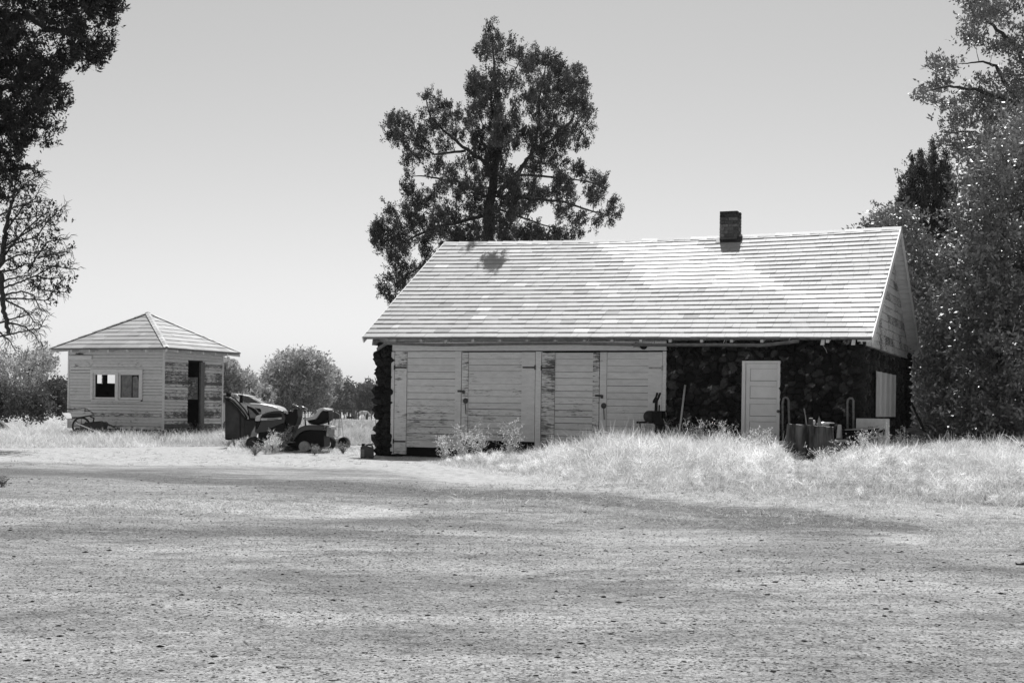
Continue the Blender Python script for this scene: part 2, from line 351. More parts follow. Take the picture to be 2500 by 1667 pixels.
# ------------------------------------------------------------------ vegetation
def tree(name, label, cat, Y, outline, limbs, ncl=120, gap=9, clr=.3, tufts=8, nl=12, ll=.09, lw=.035, depth=2., leaf='juniper', bark='bark',
         holes=(), up=.6, twig=.012, group=None, tr=.06, flat=.7, droop=0., base=None, rs=1.0, extra=(), tips=False, jit=(.75, 1.3), gapn=None):
    poly = np.array(outline); lo, hi = poly.min(0), poly.max(0); cx = (lo[0] + hi[0])/2; hw = max((hi[0] - lo[0])/2, 1)
    pts = []; tries = 0
    g2 = gap
    while len(pts) < ncl and tries < 60:
        c = rng.uniform(lo, hi, (400, 2)); c = c[inpoly(c[:, 0], c[:, 1], poly)]
        for q in c:
            if len(pts) >= ncl: break
            if gapn and random.random() < .9 and mnoise.noise((q[0]/gapn[0], q[1]/gapn[0], 4.4)) < -gapn[1]: continue
            if any((q[0] - a)**2 + (q[1] - b)**2 < r*r for a, b, r in holes): continue
            if all((q[0] - a)**2 + (q[1] - b)**2 > g2*g2 for a, b in pts[-250:]): pts.append(q)
        tries += 1; g2 *= .96
    if tips:
        cen = poly.mean(0); q2 = poly
        for q in q2: pts.append(q + (cen - q)/np.linalg.norm(cen - q)*rng.uniform(3, 9))
    pts = np.array(pts)
    off = rng.uniform(-1, 1, len(pts))*depth*np.sqrt(np.clip(1 - ((pts[:, 0] - cx)/hw)**2, .08, 1))
    C = PN(pts[:, 0], pts[:, 1], Y + off)
    if len(extra): C = np.concatenate([C, np.array([P(a, b, y)[:] for a, b, y in extra])])
    tb = MB(); skel = []
    for l in limbs:
        pp = [P(q[0], q[1], Y + (q[3] if len(q) > 3 else 0)) for q in l]; rr = [q[2]*rs for q in l]
        fine = []; fr = []
        for i in range(len(pp) - 1):
            for k in range(6):
                s_ = k/6; w_ = Vector((random.gauss(0, 1), random.gauss(0, 1), random.gauss(0, 1)))*rr[i]*.25
                fine.append(pp[i].lerp(pp[i + 1], s_) + (w_ if k or i else Vector((0, 0, 0)))); fr.append(rr[i]*(1 - s_) + rr[i + 1]*s_)
        fine.append(pp[-1]); fr.append(rr[-1])
        tb.tube(fine, fr, 8); skel += [(p[0], p[1], p[2], r) for p, r in zip(fine, fr)]
    root = None
    S = np.array([s_[:3] for s_ in skel]); SR = np.array([s_[3] for s_ in skel])
    order = np.argsort([np.linalg.norm(S - c, axis=1).min() for c in C])
    for i in order:
        c = C[i]; d = np.linalg.norm(S - c, axis=1) + .8*np.maximum(0, S[:, 2] - c[2] + droop)
        j = int(d.argmin()); a = S[j]; ln = np.linalg.norm(c - a)
        r0 = min(SR[j]*.6, twig*(.7 + ln*.8)); mid = (a + c)/2 + np.array([random.gauss(0, .07), random.gauss(0, .07), random.gauss(-.04, .07)])*ln
        tt = [a + (mid - a)*.5*k if k < 2 else None for k in (0, 1)]
        curve = [a, a*.3 + mid*.6 + c*.1, mid*.7 + c*.25 + a*.05, c]
        tb.tube([tuple(q) for q in curve], [r0, r0*.8, r0*.6, r0*.3], 5, False)
        S = np.concatenate([S, np.array(curve[1:])]); SR = np.concatenate([SR, [r0*.8, r0*.6, r0*.4]])
    n = len(C)
    T = np.repeat(C, tufts, 0) + rng.normal(size=(n*tufts, 3))*clr*np.array([1, 1, flat])*.55
    ax = P(cx, hi[1], Y); out = T - np.array([[ax.x, ax.y, 0]])*np.array([1, 1, 0]) ; out[:, 2] *= .15
    td = norm(norm(out)*.6 + np.array([0, 0, up]) + rng.normal(size=T.shape)*.45)
    ttone = np.repeat(rng.uniform(*jit, n), tufts)*rng.uniform(.7, 1.35, n*tufts)
    B = np.repeat(T, nl, 0) + np.repeat(td, nl, 0)*rng.uniform(-1, 1, (n*tufts*nl, 1))*tr*1.6 + rng.normal(size=(n*tufts*nl, 3))*tr*.55
    D = norm(np.repeat(td, nl, 0)*.8 + rng.normal(size=B.shape)*.6 - np.array([0, 0, droop]))
    k = len(B)
    V, Fq, tn = leaves(B, D, ll*rng.uniform(.6, 1.4, k), lw*rng.uniform(.6, 1.4, k), np.repeat(ttone, nl)*rng.uniform(.75, 1.3, k))
    b = P(limbs[0][0][0], limbs[0][0][1], Y) if base is None else Vector(base)
    root = empty(name, (b.x, b.y, float(g(b.x, b.y))), 0, label, cat, group); inv = -np.array(root.location)
    tb.v = [(q[0] + inv[0], q[1] + inv[1], q[2] + inv[2]) for q in tb.v]
    tb.build('trunk', M[bark], root, True)
    bigmesh('crown', V + inv, Fq, M[leaf], tn, root)
    return root
def ground_px(px, Y):                                     # photo row of the ground at a column and distance
    X = (px - CX)*Y/F; return HY + (H - float(g(X, Y)))*F/Y + K*(px - CX)
# tall juniper behind the barn
jz = lambda p: Z(p, 850, 0, .4783)
jout = jz([(735,130),(770,200),(775,240),(820,205),(845,260),(885,250),(915,290),(945,262),(975,300),(1015,268),(1060,295),(1080,345),(1120,345),(1135,400),(1155,360),(1190,350),(1212,420),(1210,520),(1245,560),(1250,640),(1225,720),(1190,740),(1110,735),(1060,750),(1010,755),(1000,790),(1060,820),(1120,828),(1190,855),(1200,905),(1260,905),(1315,920),(1300,990),(1360,1035),(1378,1100),(1350,1130),(1270,1160),(1200,1120),(1190,1190),(1150,1215),(1120,1260),(700,1330),(500,1300),(380,1400),(290,1500),(215,1545),(165,1480),(185,1440),(250,1410),(310,1400),(270,1370),(205,1330),(200,1290),(240,1265),(160,1270),(118,1210),(150,1150),(200,1140),(205,1075),(290,1060),(320,1020),(285,960),(300,900),(290,820),(330,800),(400,800),(290,760),(240,720),(205,680),(200,605),(260,600),(310,620),(360,650),(410,650),(368,580),(385,480),(415,490),(435,550),(470,520),(510,535),(520,590),(560,575),(620,600),(640,580),(632,530),(660,510),(640,470),(620,440),(635,390),(680,370),(675,260),(705,240),(705,195)])
def jl(pts, r0, r1, d1=0):
    q = jz(pts); n = len(q); return [(a, b, r0 + (r1 - r0)*i/(n - 1), d1*i/(n - 1)) for i, (a, b) in enumerate(q)]
gb = ground_px(1185, 41)
trunk = [(1180, gb, .42), (1188, 760, .36)] + jl([(700,1240),(735,1000),(760,760),(765,560),(745,400),(740,170)], .33, .03)
tree('juniper_tree', 'tall ragged juniper tree rising behind the left end of the barn roof', 'tree', 41, jout, [trunk,
    jl([(765,990),(860,890),(940,780),(970,650),(975,500),(1010,330)], .17, .03, -1), jl([(950,770),(1080,690),(1150,600),(1180,400)], .1, .025, .8),
    jl([(800,730),(870,700),(950,665),(1060,600)], .06, .02, 1), jl([(735,860),(600,760),(500,680),(420,600),(395,500)], .12, .03, -1.2), jl([(600,770),(440,790),(300,700),(220,630)], .08, .02, .6),
    jl([(720,1010),(560,930),(400,900),(310,900)], .1, .02, 1.2), jl([(760,1000),(900,1010),(1100,1030),(1250,1080),(1340,1100)], .11, .02, -1.5),
    jl([(860,890),(1050,905),(1180,920),(1290,940)], .08, .02, 1.2), jl([(700,1100),(450,1160),(250,1250),(150,1190)], .11, .02, -1), jl([(690,1200),(500,1290),(320,1390),(210,1470)], .1, .02, .5),
    jl([(760,560),(700,480),(640,430)], .06, .02, -.6), jl([(755,480),(830,400),(890,290)], .06, .02, -.8), jl([(750,700),(690,640),(650,550)], .06, .02, .8), jl([(730,1050),(850,1100),(1000,1150),(1130,1190)], .08, .02, 1.5)],
    ncl=470, gap=11, clr=.165, tufts=15, nl=26, ll=.06, lw=.025, gapn=(26, .10), depth=2.6, up=1.2, twig=.013, tr=.048, flat=1.25, rs=.5, jit=(.6, 1.5), tips=True,
    holes=[(1183, 288, 15), (1249, 322, 14), (1262, 386, 18), (1148, 433, 11), (1055, 330, 8), (1290, 345, 10), (1325, 455, 9), (1345, 500, 9), (1035, 440, 10), (1240, 560, 12), (1300, 235, 6), (1365, 530, 8), (1205, 555, 6)],
    extra=[(1205 + 40*f_ + random.uniform(-5, 5)*(1 + 2*(k_ > 8)), 345 - 50*f_ + random.uniform(-7, 7), 36.1 + random.uniform(-.12, .12)) for k_, f_ in enumerate((.2, .3, .36, .42, .5, .56, .64, .75))] + [(850 + .4783*random.uniform(540, 900), .4783*random.uniform(880, 1230), 41 - random.uniform(.3, 1.6)) for _ in range(34)] + [(850 + .4783*random.uniform(690, 800), .4783*random.uniform(420, 900), 40.4) for _ in range(14)])
# dark juniper close on the left
lz = lambda p: Z(p, 0, 0, .5488)
def ll_(pts, r0, r1, d1=0):
    q = lz(pts); n = len(q); return [(a, b, r0 + (r1 - r0)*i/(n - 1), d1*i/(n - 1)) for i, (a, b) in enumerate(q)]
gb = ground_px(-170, 25)
tree('dark_juniper_tree', 'dark dense juniper with its crown hanging into the upper left corner', 'tree', 25,
    lz([(-420,-260),(300,-260),(540,-80),(525,0),(500,50),(470,60),(500,120),(470,150),(440,195),(490,215),(480,260),(400,305),(345,330),(300,340),(285,300),(260,330),(295,395),(270,420),(295,460),(265,515),(240,575),(215,630),(160,650),(140,700),(180,735),(170,790),(100,830),(60,880),(20,905),(-300,930)]),
    [[(-170, gb, .35, 0), (-150, 500, .28, 0), (-120, 200, .2, 0), (-100, -80, .06, 0)], ll_([(-230,300),(-60,90),(120,65),(200,125),(320,155),(400,180)], .1, .02, -.5), ll_([(-230,200),(0,-30),(200,-60),(450,-40)], .09, .02, .5),
     ll_([(-240,560),(-100,440),(60,380),(250,420)], .1, .02, -.6), ll_([(-250,760),(-100,640),(60,560),(220,570)], .1, .02, .6), ll_([(-260,960),(-120,830),(20,760),(150,750)], .09, .02, -.3)],
    ncl=500, gap=13, clr=.16, tufts=12, nl=22, gapn=(34, .2), ll=.07, lw=.024, depth=1.4, leaf='darkjuniper', up=.35, twig=.008, tr=.04, flat=.9,
    holes=[(72, 62, 17), (88, 95, 13), (118, 75, 15), (140, 128, 10), (108, 118, 9), (150, 60, 7), (40, 225, 8), (60, 350, 9), (30, 150, 13), (112, 205, 8), (78, 285, 9), (20, 330, 9), (50, 425, 8), (165, 95, 9), (195, 60, 7)])
# half dead tree on the left
bz = lambda p: Z(p, 0, 400, .2935)
def bl(pts, r0, r1, d1=0):
    q = bz(pts); n = len(q); return [(a, b, r0 + (r1 - r0)*i/(n - 1), d1*i/(n - 1)) for i, (a, b) in enumerate(q)]
gb = ground_px(-60, 33)
blimbs = [[(-60, gb, .3, 0), (-40, 860, .26, 0), (-22, 720, .2, 0), (2, 640, .15, 0)] + bl([(20,760),(45,560),(85,380),(120,230),(150,60)], .12, .02),
    bl([(0,900),(20,1100),(40,1250),(68,1410)], .12, .085, -.4)]
for p in [[(20,720),(130,660),(300,610),(400,480),(480,390),(545,375)], [(20,780),(200,560),(330,450),(420,390)], [(20,700),(240,560),(370,480),(420,470)],
          [(10,1040),(150,990),(300,930),(450,850),(560,870),(660,880)], [(230,900),(300,780),(390,650),(480,630),(570,630)], [(250,980),(330,1040),(430,1060),(560,1070)],
          [(30,1120),(200,1120),(380,1135),(440,1090)], [(40,1130),(200,1210),(270,1290),(290,1340)], [(-20,1440),(120,1410),(250,1380),(330,1370),(390,1260)], [(60,1320),(200,1350),(300,1430),(320,1490)],
          [(50,560),(200,350),(290,290),(355,165)], [(0,430),(100,370),(270,320),(400,310)], [(-30,1380),(80,1470),(130,1560)], [(30,1090),(180,1060),(280,1090),(330,1200),(360,1230)], [(300,930),(420,960),(520,940)], [(60,470),(170,460),(300,440),(400,400)],
          [(30,820),(150,760),(260,740),(380,720),(480,740)], [(100,320),(160,220),(210,170),(300,110),(360,100)], [(20,900),(120,880),(220,830),(330,840),(470,860)], [(20,980),(160,940),(260,930)], [(-20,1330),(100,1290),(260,1250),(330,1180)], [(320,780),(430,760),(520,740),(590,720)]]:
    blimbs.append(bl(p, .024, .007, random.uniform(-1.2, 1.2)))
tw = []
for l in blimbs[2:]:                                      # bare twigs along every branch
    for i in range(len(l) - 1):
        for k in range(9):
            s_ = random.random(); a = [l[i][q]*(1 - s_) + l[i + 1][q]*s_ for q in range(4)]
            an = math.atan2(l[i + 1][1] - l[i][1], l[i + 1][0] - l[i][0]) + random.choice((-1, 1))*random.uniform(.4, 1.1); ln = random.uniform(10, 30)
            e2 = (a[0] + ln*.5*math.cos(an), a[1] + ln*.5*math.sin(an)); a3_ = an + random.choice((-1, 1))*random.uniform(.4, 1); l3 = ln*random.uniform(.4, .8)
            tw.append([(e2[0], e2[1], .005, a[3]), (e2[0] + l3*.5*math.cos(a3_), e2[1] + l3*.5*math.sin(a3_), .004, a[3]), (e2[0] + l3*math.cos(a3_ + .2), e2[1] + l3*math.sin(a3_ + .2), .0025, a[3] + random.uniform(-.2, .2))])
            tw.append([(a[0], a[1], .0055, a[3]), (a[0] + ln*.5*math.cos(an), a[1] + ln*.5*math.sin(an) + random.uniform(-2, 2), .005, a[3]), (a[0] + ln*math.cos(an + .3), a[1] + ln*math.sin(an + .3) + 2, .003, a[3] + random.uniform(-.3, .3))])
tree('half_dead_tree', 'half dead tree with bare twisting branches at the left edge', 'tree', 33,
    bz([(120,130),(240,150),(400,290),(560,370),(580,460),(450,580),(580,640),(600,720),(540,800),(670,870),(600,960),(570,1080),(430,1160),(350,1060),(250,1040),(230,900),(60,900),(10,600),(10,300)]),
    [[(q[0], q[1], q[2]*.55, q[3] if len(q) > 3 else 0) for q in l] if i < 2 else l for i, l in enumerate(blimbs)] + tw, ncl=150, gap=6, clr=.10, tufts=3, nl=7, ll=.07, lw=.035, depth=.7, leaf='darkjuniper', bark='bark', up=.4, twig=.006, tr=.03, flat=.8)
# trees on the right
rz = lambda p: Z(p, 2050, 0, .702)
def rl(pts, r0, r1, d1=0):
    q = rz(pts); n = len(q); return [(a, b, r0 + (r1 - r0)*i/(n - 1), d1*i/(n - 1)) for i, (a, b) in enumerate(q)]
gb = ground_px(2590, 40)
tree('locust_tree', 'tall airy locust tree reaching out of the upper right corner', 'tree', 40,
    rz([(400,-5),(420,40),(455,60),(415,130),(440,165),(500,150),(505,200),(450,235),(400,212),(340,200),(318,240),(330,270),(238,290),(250,352),(310,362),(345,372),(380,380),(390,400),(336,440),(370,492),(395,540),(470,620),(641,640),(900,560),(900,-160),(430,-160)]),
    [[(2590, gb, .35, 0), (2580, 700, .3, 0), (2560, 350, .22, 0), (2530, 60, .12, 0), (2510, -100, .05, 0)], rl([(720,540),(641,370),(560,340),(480,315),(380,300),(290,320)], .09, .015, -.8), rl([(715,500),(600,330),(540,230),(500,215),(415,222)], .08, .012, .4),
     rl([(730,700),(640,560),(560,500),(470,460),(380,460)], .09, .015, .8), rl([(690,300),(600,150),(520,80),(450,30)], .09, .015, -.8), rl([(700,420),(800,250),(850,100)], .09, .02, .5)],
    ncl=330, gap=16, clr=.28, tufts=12, gapn=(45, .15), nl=11, ll=.11, lw=.05, depth=2.2, leaf='locust', jit=(.5, 1.4), up=.1, twig=.01, tr=.08, flat=.55,
    holes=[(2395, 130, 20), (2360, 190, 14), (2430, 165, 10), (2345, 150, 18), (2395, 350, 10)])
gb = ground_px(2262, 43)
tree('spiky_juniper_tree', 'spiky topped juniper standing just behind the right gable', 'tree', 43,
    rz([(325,498),(335,545),(352,595),(360,560),(371,528),(382,590),(402,660),(420,800),(380,1000),(225,1000),(230,800),(205,740),(194,716),(218,718),(212,670),(206,625),(222,650),(235,690),(240,600),(245,550),(258,590),(266,625),(272,580),(280,534),(292,580),(306,605),(315,540)]),
    [[(2262, gb, .2, 0), (2268, 800, .16, 0), (2276, 560, .1, 0), (2278, 350, .02, 0)], rl([(300,760),(265,680),(250,570)], .05, .012, -.5), rl([(300,830),(240,740),(214,645)], .05, .012, .4), rl([(310,720),(290,620),(281,548)], .04, .012, .6), rl([(320,740),(360,640),(371,540)], .05, .012, -.4)],
    ncl=260, gap=8, clr=.11, tufts=9, nl=22, ll=.07, lw=.028, depth=1.0, leaf='juniper', up=1.5, twig=.008, tr=.05, flat=1.8, jit=(.5, 1.3), tips=True)
gb = ground_px(2305, 38)
tree('leafy_shrub_tree', 'bushy broadleaf tree with pale speckled leaves close behind the gable wall', 'tree', 38,
    rz([(105,805),(170,750),(220,728),(290,830),(340,900),(385,950),(430,1010),(440,1100),(460,1300),(430,1440),(380,1550),(300,1560),(262,1500),(262,1250),(290,1240),(262,1050),(235,880),(170,830)]),
    [[(2300, gb, .2, 0), (2297, 1000, .17, 0), (2296, 890, .13, 0), (2280, 780, .09, 0), (2270, 640, .03, 0)], rl([(400,1540),(365,1380),(330,1160),(300,1000),(270,900)], .06, .015, -.6), rl([(350,1250),(400,1100),(410,950),(390,820)], .07, .015, .5),
     rl([(345,1150),(300,900),(260,790),(180,770),(120,800)], .06, .01, .8), rl([(350,1350),(420,1250),(440,1180)], .05, .01, -.5), rl([(352,1300),(300,1200),(280,1120)], .04, .01, -.3)],
    ncl=190, gap=18, clr=.45, tufts=24, gapn=(40, .25), nl=11, ll=.11, lw=.055, depth=2.6, leaf='locust', up=.0, twig=.008, tr=.10, flat=.6, jit=(.45, 1.5))
gb = ground_px(2450, 34)
tree('dense_broadleaf_tree', 'dense leafy tree filling the right edge down to the grass', 'tree', 34.5,
    rz([(440,700),(470,610),(520,560),(575,490),(650,410),(860,380),(860,1580),(641,1590),(560,1560),(500,1540),(430,1500),(385,1350),(420,1200),(400,1050),(440,920),(420,800)]),
    [[(2440, gb, .22, 0), (2445, 950, .18, 0), (2450, 700, .13, 0), (2440, 420, .04, 0)], rl([(560,1300),(500,1100),(470,900),(450,700)], .07, .015, -.7), rl([(565,1100),(640,900),(660,650),(640,480)], .07, .015, .6), rl([(560,1450),(480,1380),(440,1300)], .05, .01, -.5),
     rl([(565,1350),(680,1150),(760,1000)], .07, .015, 0), rl([(570,1450),(650,1380),(760,1350)], .05, .01, -.7), rl([(560,1000),(520,800),(530,620)], .05, .01, -1)],
    ncl=330, gap=24, clr=.50, tufts=27, gapn=(45, .22), nl=11, ll=.115, lw=.055, depth=3.2, leaf='locust', up=.0, twig=.008, tr=.10, flat=.6, jit=(.45, 1.5))
# shrubs on the far left
sz = lambda p: Z(p, 0, 820, .153)
def sl(pts, r0, r1, d1=0):
    q = sz(pts); n = len(q); return [(a, b, r0 + (r1 - r0)*i/(n - 1), d1*i/(n - 1)) for i, (a, b) in enumerate(q)]
tree('willow_shrub', 'open grey willow shrub with thin stems at the far left', 'shrub', 56,
    sz([(-300,500),(-100,300),(50,290),(150,260),(260,270),(350,240),(450,290),(560,240),(700,200),(790,270),(880,350),(890,460),(800,560),(760,680),(700,800),(620,950),(300,1150),(-300,1150)]),
    [sl([(420,1250),(440,900),(500,640),(560,400),(620,280)], .07, .012, .4), sl([(430,1200),(560,800),(680,600),(740,380)], .06, .01, -.4), sl([(400,1200),(300,900),(250,560),(150,380)], .06, .01, .6), sl([(250,1250),(100,900),(0,600)], .06, .01, -.5), sl([(420,1100),(520,880),(760,800),(930,700),(1040,620)], .04, .008, .3), sl([(400,1150),(460,700),(470,460)], .05, .01, -1)],
    ncl=230, gap=5, clr=.24, tufts=5, nl=8, ll=.15, lw=.05, depth=1.6, leaf='willow', up=.6, twig=.01, tr=.1, flat=1,
    holes=[(24, 927, 5), (40, 932, 4), (80, 922, 7), (97, 935, 5), (118, 925, 4)], bark='greybark')
tree('dark_shrub', 'low dark shrub beside the left corner of the small shed', 'shrub', 48,
    sz([(680,860),(760,780),(900,740),(1020,760),(1100,840),(1115,1000),(1100,1150),(1000,1210),(850,1200),(760,1150),(700,1000)]),
    [sl([(930,1270),(930,1100),(920,900),(930,800)], .05, .01, 0), sl([(930,1200),(1020,1000),(1060,880)], .04, .01, .3), sl([(930,1200),(820,1000),(780,880)], .04, .01, -.3)],
    ncl=120, gap=3, clr=.25, tufts=6, nl=9, ll=.12, lw=.05, depth=.9, leaf='dimleaf', up=.3, twig=.008, tr=.08)
tree('bramble_shrub', 'dark tangled shrub among the dry grass left of the shed', 'shrub', 46,
    sz([(-200,850),(0,800),(120,880),(260,880),(330,940),(420,930),(560,900),(700,950),(760,1100),(700,1230),(520,1310),(400,1250),(260,1180),(150,1280),(-200,1280)]),
    [sl([(500,1330),(500,1150),(470,1000)], .05, .01, 0), sl([(480,1300),(620,1100),(680,980)], .04, .01, .4), sl([(100,1300),(80,1100),(60,880)], .05, .01, 0), sl([(100,1280),(220,1050),(280,920)], .04, .01, -.4)],
    ncl=190, gap=3.4, clr=.27, tufts=6, nl=9, ll=.12, lw=.045, depth=1.1, leaf='dimleaf', up=.3, twig=.008, tr=.08)
# far trees across the field
fz = lambda p: Z(p, 640, 860, .1276)
def fl(pts, r0, r1, d1=0):
    q = fz(pts); n = len(q); return [(a, b, r0 + (r1 - r0)*i/(n - 1), d1*i/(n - 1)) for i, (a, b) in enumerate(q)]
YB = 150
tree('round_willow_tree', 'big rounded pale willow tree standing alone across the field', 'tree', YB,
    fz([(0,1080),(0,850),(30,700),(80,500),(150,420),(200,290),(300,200),(400,110),(490,50),(600,60),(640,0),(690,60),(780,70),(840,40),(920,70),(1000,40),(1050,130),(1140,170),(1180,280),(1190,420),(1200,500),(1250,600),(1270,800),(1230,980),(1100,1090)]),
    [fl([(640,1110),(680,900),(740,700),(760,500)], .35, .08, 0), fl([(620,1100),(560,800),(460,500),(420,300)], .3, .06, 1), fl([(660,1100),(820,800),(900,500),(930,200)], .3, .06, -1), fl([(600,1100),(350,850),(200,600)], .25, .05, -1), fl([(680,1100),(1000,850),(1130,600)], .25, .05, 1), fl([(640,1000),(640,600),(640,200)], .25, .05, -2)],
    ncl=520, gap=4.6, clr=.75, tufts=9, nl=9, ll=.34, lw=.13, depth=3.5, leaf='willow', up=.5, twig=.03, tr=.25, flat=.8)
def fartree(name, label, Y, out, ncl, leaf='dimleaf', ll=.4, up=.6, group=None, gap=2.5):
    q = np.array(out); cx = q[:, 0].mean(); lo = q[:, 1].max(); tp = q[:, 1].min(); gy = ground_px(cx, Y)
    return tree(name, label, 'tree', Y, out, [[(cx, gy, .2, 0), (cx + 1, (lo + tp)/2, .12, 0), (cx, tp + 4, .03, 0)]], ncl=ncl, gap=gap, clr=.6*Y/150, tufts=7, nl=8, ll=ll*Y/150, lw=.16*Y/150, depth=1.5*Y/150, leaf=leaf, up=up, twig=.02, tr=.2*Y/150, flat=1, group=group)
fartree('slender_tree', 'slender small tree with a bare lower trunk beside the round willow', 165, fz([(1310,350),(1370,370),(1390,480),(1440,550),(1420,630),(1330,680),(1300,760),(1270,690),(1230,600),(1230,480),(1270,430)]), 70, 'willow', .34, .4)
fartree('dark_bush_tree', 'dark low bushy tree at the foot of the slender tree', 160, fz([(1290,820),(1400,790),(1420,900),(1350,960),(1210,960),(1220,860)]), 50)
fartree('conifer_tree', 'conifer with a double top right of the slender tree', 230, fz([(1460,650),(1500,720),(1530,740),(1560,1020),(1430,1020),(1420,720)]), 70, up=1)
fartree('conifer_tree', 'dark pointed conifer directly behind the tall gate frame', 235, fz([(1630,690),(1690,740),(1700,900),(1720,1050),(1580,1050),(1590,800)]), 60, up=1)
fartree('conifer_tree', 'narrow conifer between the gate frame and the broad conifer', 240, fz([(1730,770),(1770,860),(1800,1040),(1690,1050),(1700,860)]), 40, up=1)
fartree('conifer_tree', 'faint small conifer touching the left side of the broad conifer', 260, fz([(1790,800),(1860,880),(1880,1050),(1790,1050)]), 40, up=1)
fartree('broad_conifer_tree', 'broad pyramid conifer just left of the barn corner stones', 225, fz([(2000,640),(2060,730),(2100,780),(2140,1050),(1870,1060),(1880,800),(1950,720)]), 110, up=.9)
fartree('conifer_tree', 'conifer half hidden by the left corner of the stone wall', 250, fz([(2170,700),(2260,720),(2300,1050),(2120,1050),(2130,800)]), 60, up=.9)
tz = lambda p: Z(p, 520, 880, .1786)
fartree('poplar_tree', 'pale leafy tree rising right behind the shed wall', 95, tz([(-560,120),(-300,40),(-60,60),(60,0),(160,30),(250,20),(300,110),(340,160),(390,200),(380,420),(300,520),(100,620),(-560,640)]), 420, 'willow', .34, .4, gap=4)
fartree('poplar_tree', 'lower rounded tree right of the tree behind the shed', 105, tz([(400,230),(440,190),(500,260),(530,330),(560,420),(570,560),(380,560),(370,350)]), 110, 'willow', .34, .4, gap=3)
fartree('small_tree', 'small ragged tree between the shed trees and the round willow', 150, tz([(540,330),(580,300),(620,350),(640,430),(660,560),(540,560),(530,420)]), 50, 'dimleaf', .34, .4)
fartree('pale_bush', 'pale bush low behind the cars and left of the round willow', 120, tz([(580,470),(640,410),(720,400),(750,500),(740,620),(560,600)]), 80, 'willow', .34, .4)
# a low far wood that closes the field
wp = []
for x in range(-300, 2900, 7):
    y = 985 + (x - 1250)*K - random.uniform(0, 7); Yd = random.uniform(330, 420); wp.append(P(x + random.uniform(-3, 3), y + random.uniform(0, 12), Yd)[:])
wp = np.array(wp); b_ = np.repeat(wp, 60, 0) + rng.normal(size=(len(wp)*60, 3))*np.array([1.2, 1.2, .8]); b_[:, 2] = np.maximum(b_[:, 2], -.8)
V, Fq, tn = leaves(b_, norm(rng.normal(size=b_.shape) + np.array([0, 0, .5])), rng.uniform(.5, 1.2, len(b_)), rng.uniform(.3, .6, len(b_)), rng.uniform(.6, 1.4, len(b_)))
tag(bigmesh('far_wood', V, Fq, M['dimleaf'], tn), 'low dark line of woods along the far edge of the field', 'woods', None, 'stuff')
# ------------------------------------------------------------------ building frames
class Frame:                                              # local x along the front, local y into the depth
    def __init__(s, X, Y, phi):
        s.O = np.array([X, Y]); s.phi = phi; s.u = np.array([math.cos(phi), -math.sin(phi)]); s.v = np.array([math.sin(phi), math.cos(phi)])
    def ray(s, px, py):
        dx, dy = px - CX, py - HY; return np.array([(dx + K*dy)/F, 1.0]), -(dy - K*dx)/F
    def hv(s, px, py, c=0):                               # meets the plane y = c -> (x, z)
        d, dz = s.ray(px, py); q = (c + s.O @ s.v)/(d @ s.v); return float((q*d - s.O) @ s.u), H + q*dz
    def hu(s, px, py, c=0):                               # meets the plane x = c -> (y, z)
        d, dz = s.ray(px, py); q = (c + s.O @ s.u)/(d @ s.u); return float((q*d - s.O) @ s.v), H + q*dz
    def px(s, p):
        w = s.O + p[0]*s.u + p[1]*s.v; a = w[0]/w[1]*F; b = -(p[2] - H)/w[1]*F
        return CX + a - K*b, HY + b + K*a
def siding(mb, a0, a1, z0, z1, ex, fn, holes=(), wear=lambda z: .3, tone=(.92, 1.04), clip=None, proud=.016, jit=.12, gap=.011):
    k = int(math.ceil((z1 - z0)/ex))
    for i in range(k):
        b, c = z0 + i*ex, min(z0 + (i + 1)*ex, z1)
        segs = [(a0, a1)] if clip is None else [clip(b, c)]
        for h0, h1, hb, ht in holes:
            if ht > b + .3*ex and hb < c - .3*ex:
                n_ = []
                for p, q in segs:
                    if h1 <= p or h0 >= q: n_.append((p, q)); continue
                    if h0 > p: n_.append((p, h0))
                    if h1 < q: n_.append((h1, q))
                segs = n_
        mb.t = random.uniform(*tone); w0 = wear(b) + random.uniform(-jit, jit); gp_ = gap*random.uniform(.5, 1.3)
        for p, q in segs:
            if q - p < .01: continue
            pts = [p]; 
            while q - pts[-1] > 1.6: pts.append(pts[-1] + random.uniform(.9, 1.5))
            pts.append(q)
            for e0, e1 in zip(pts[:-1], pts[1:]):
                mb.w = min(1, max(0, w0 + random.uniform(-.08, .08))); j = random.uniform(-.003, .003); j2 = random.uniform(-.003, .003); o_ = proud + random.uniform(0, .004)
                mb.add([fn(e0, b + gp_ + j, o_), fn(e1, b + gp_ + j2, o_), fn(e1, c + .002, .0), fn(e0, c + .002, .0), fn(e0, b + gp_ + j, -.025), fn(e1, b + gp_ + j2, -.025)], [(0, 1, 2, 3), (1, 0, 4, 5)])
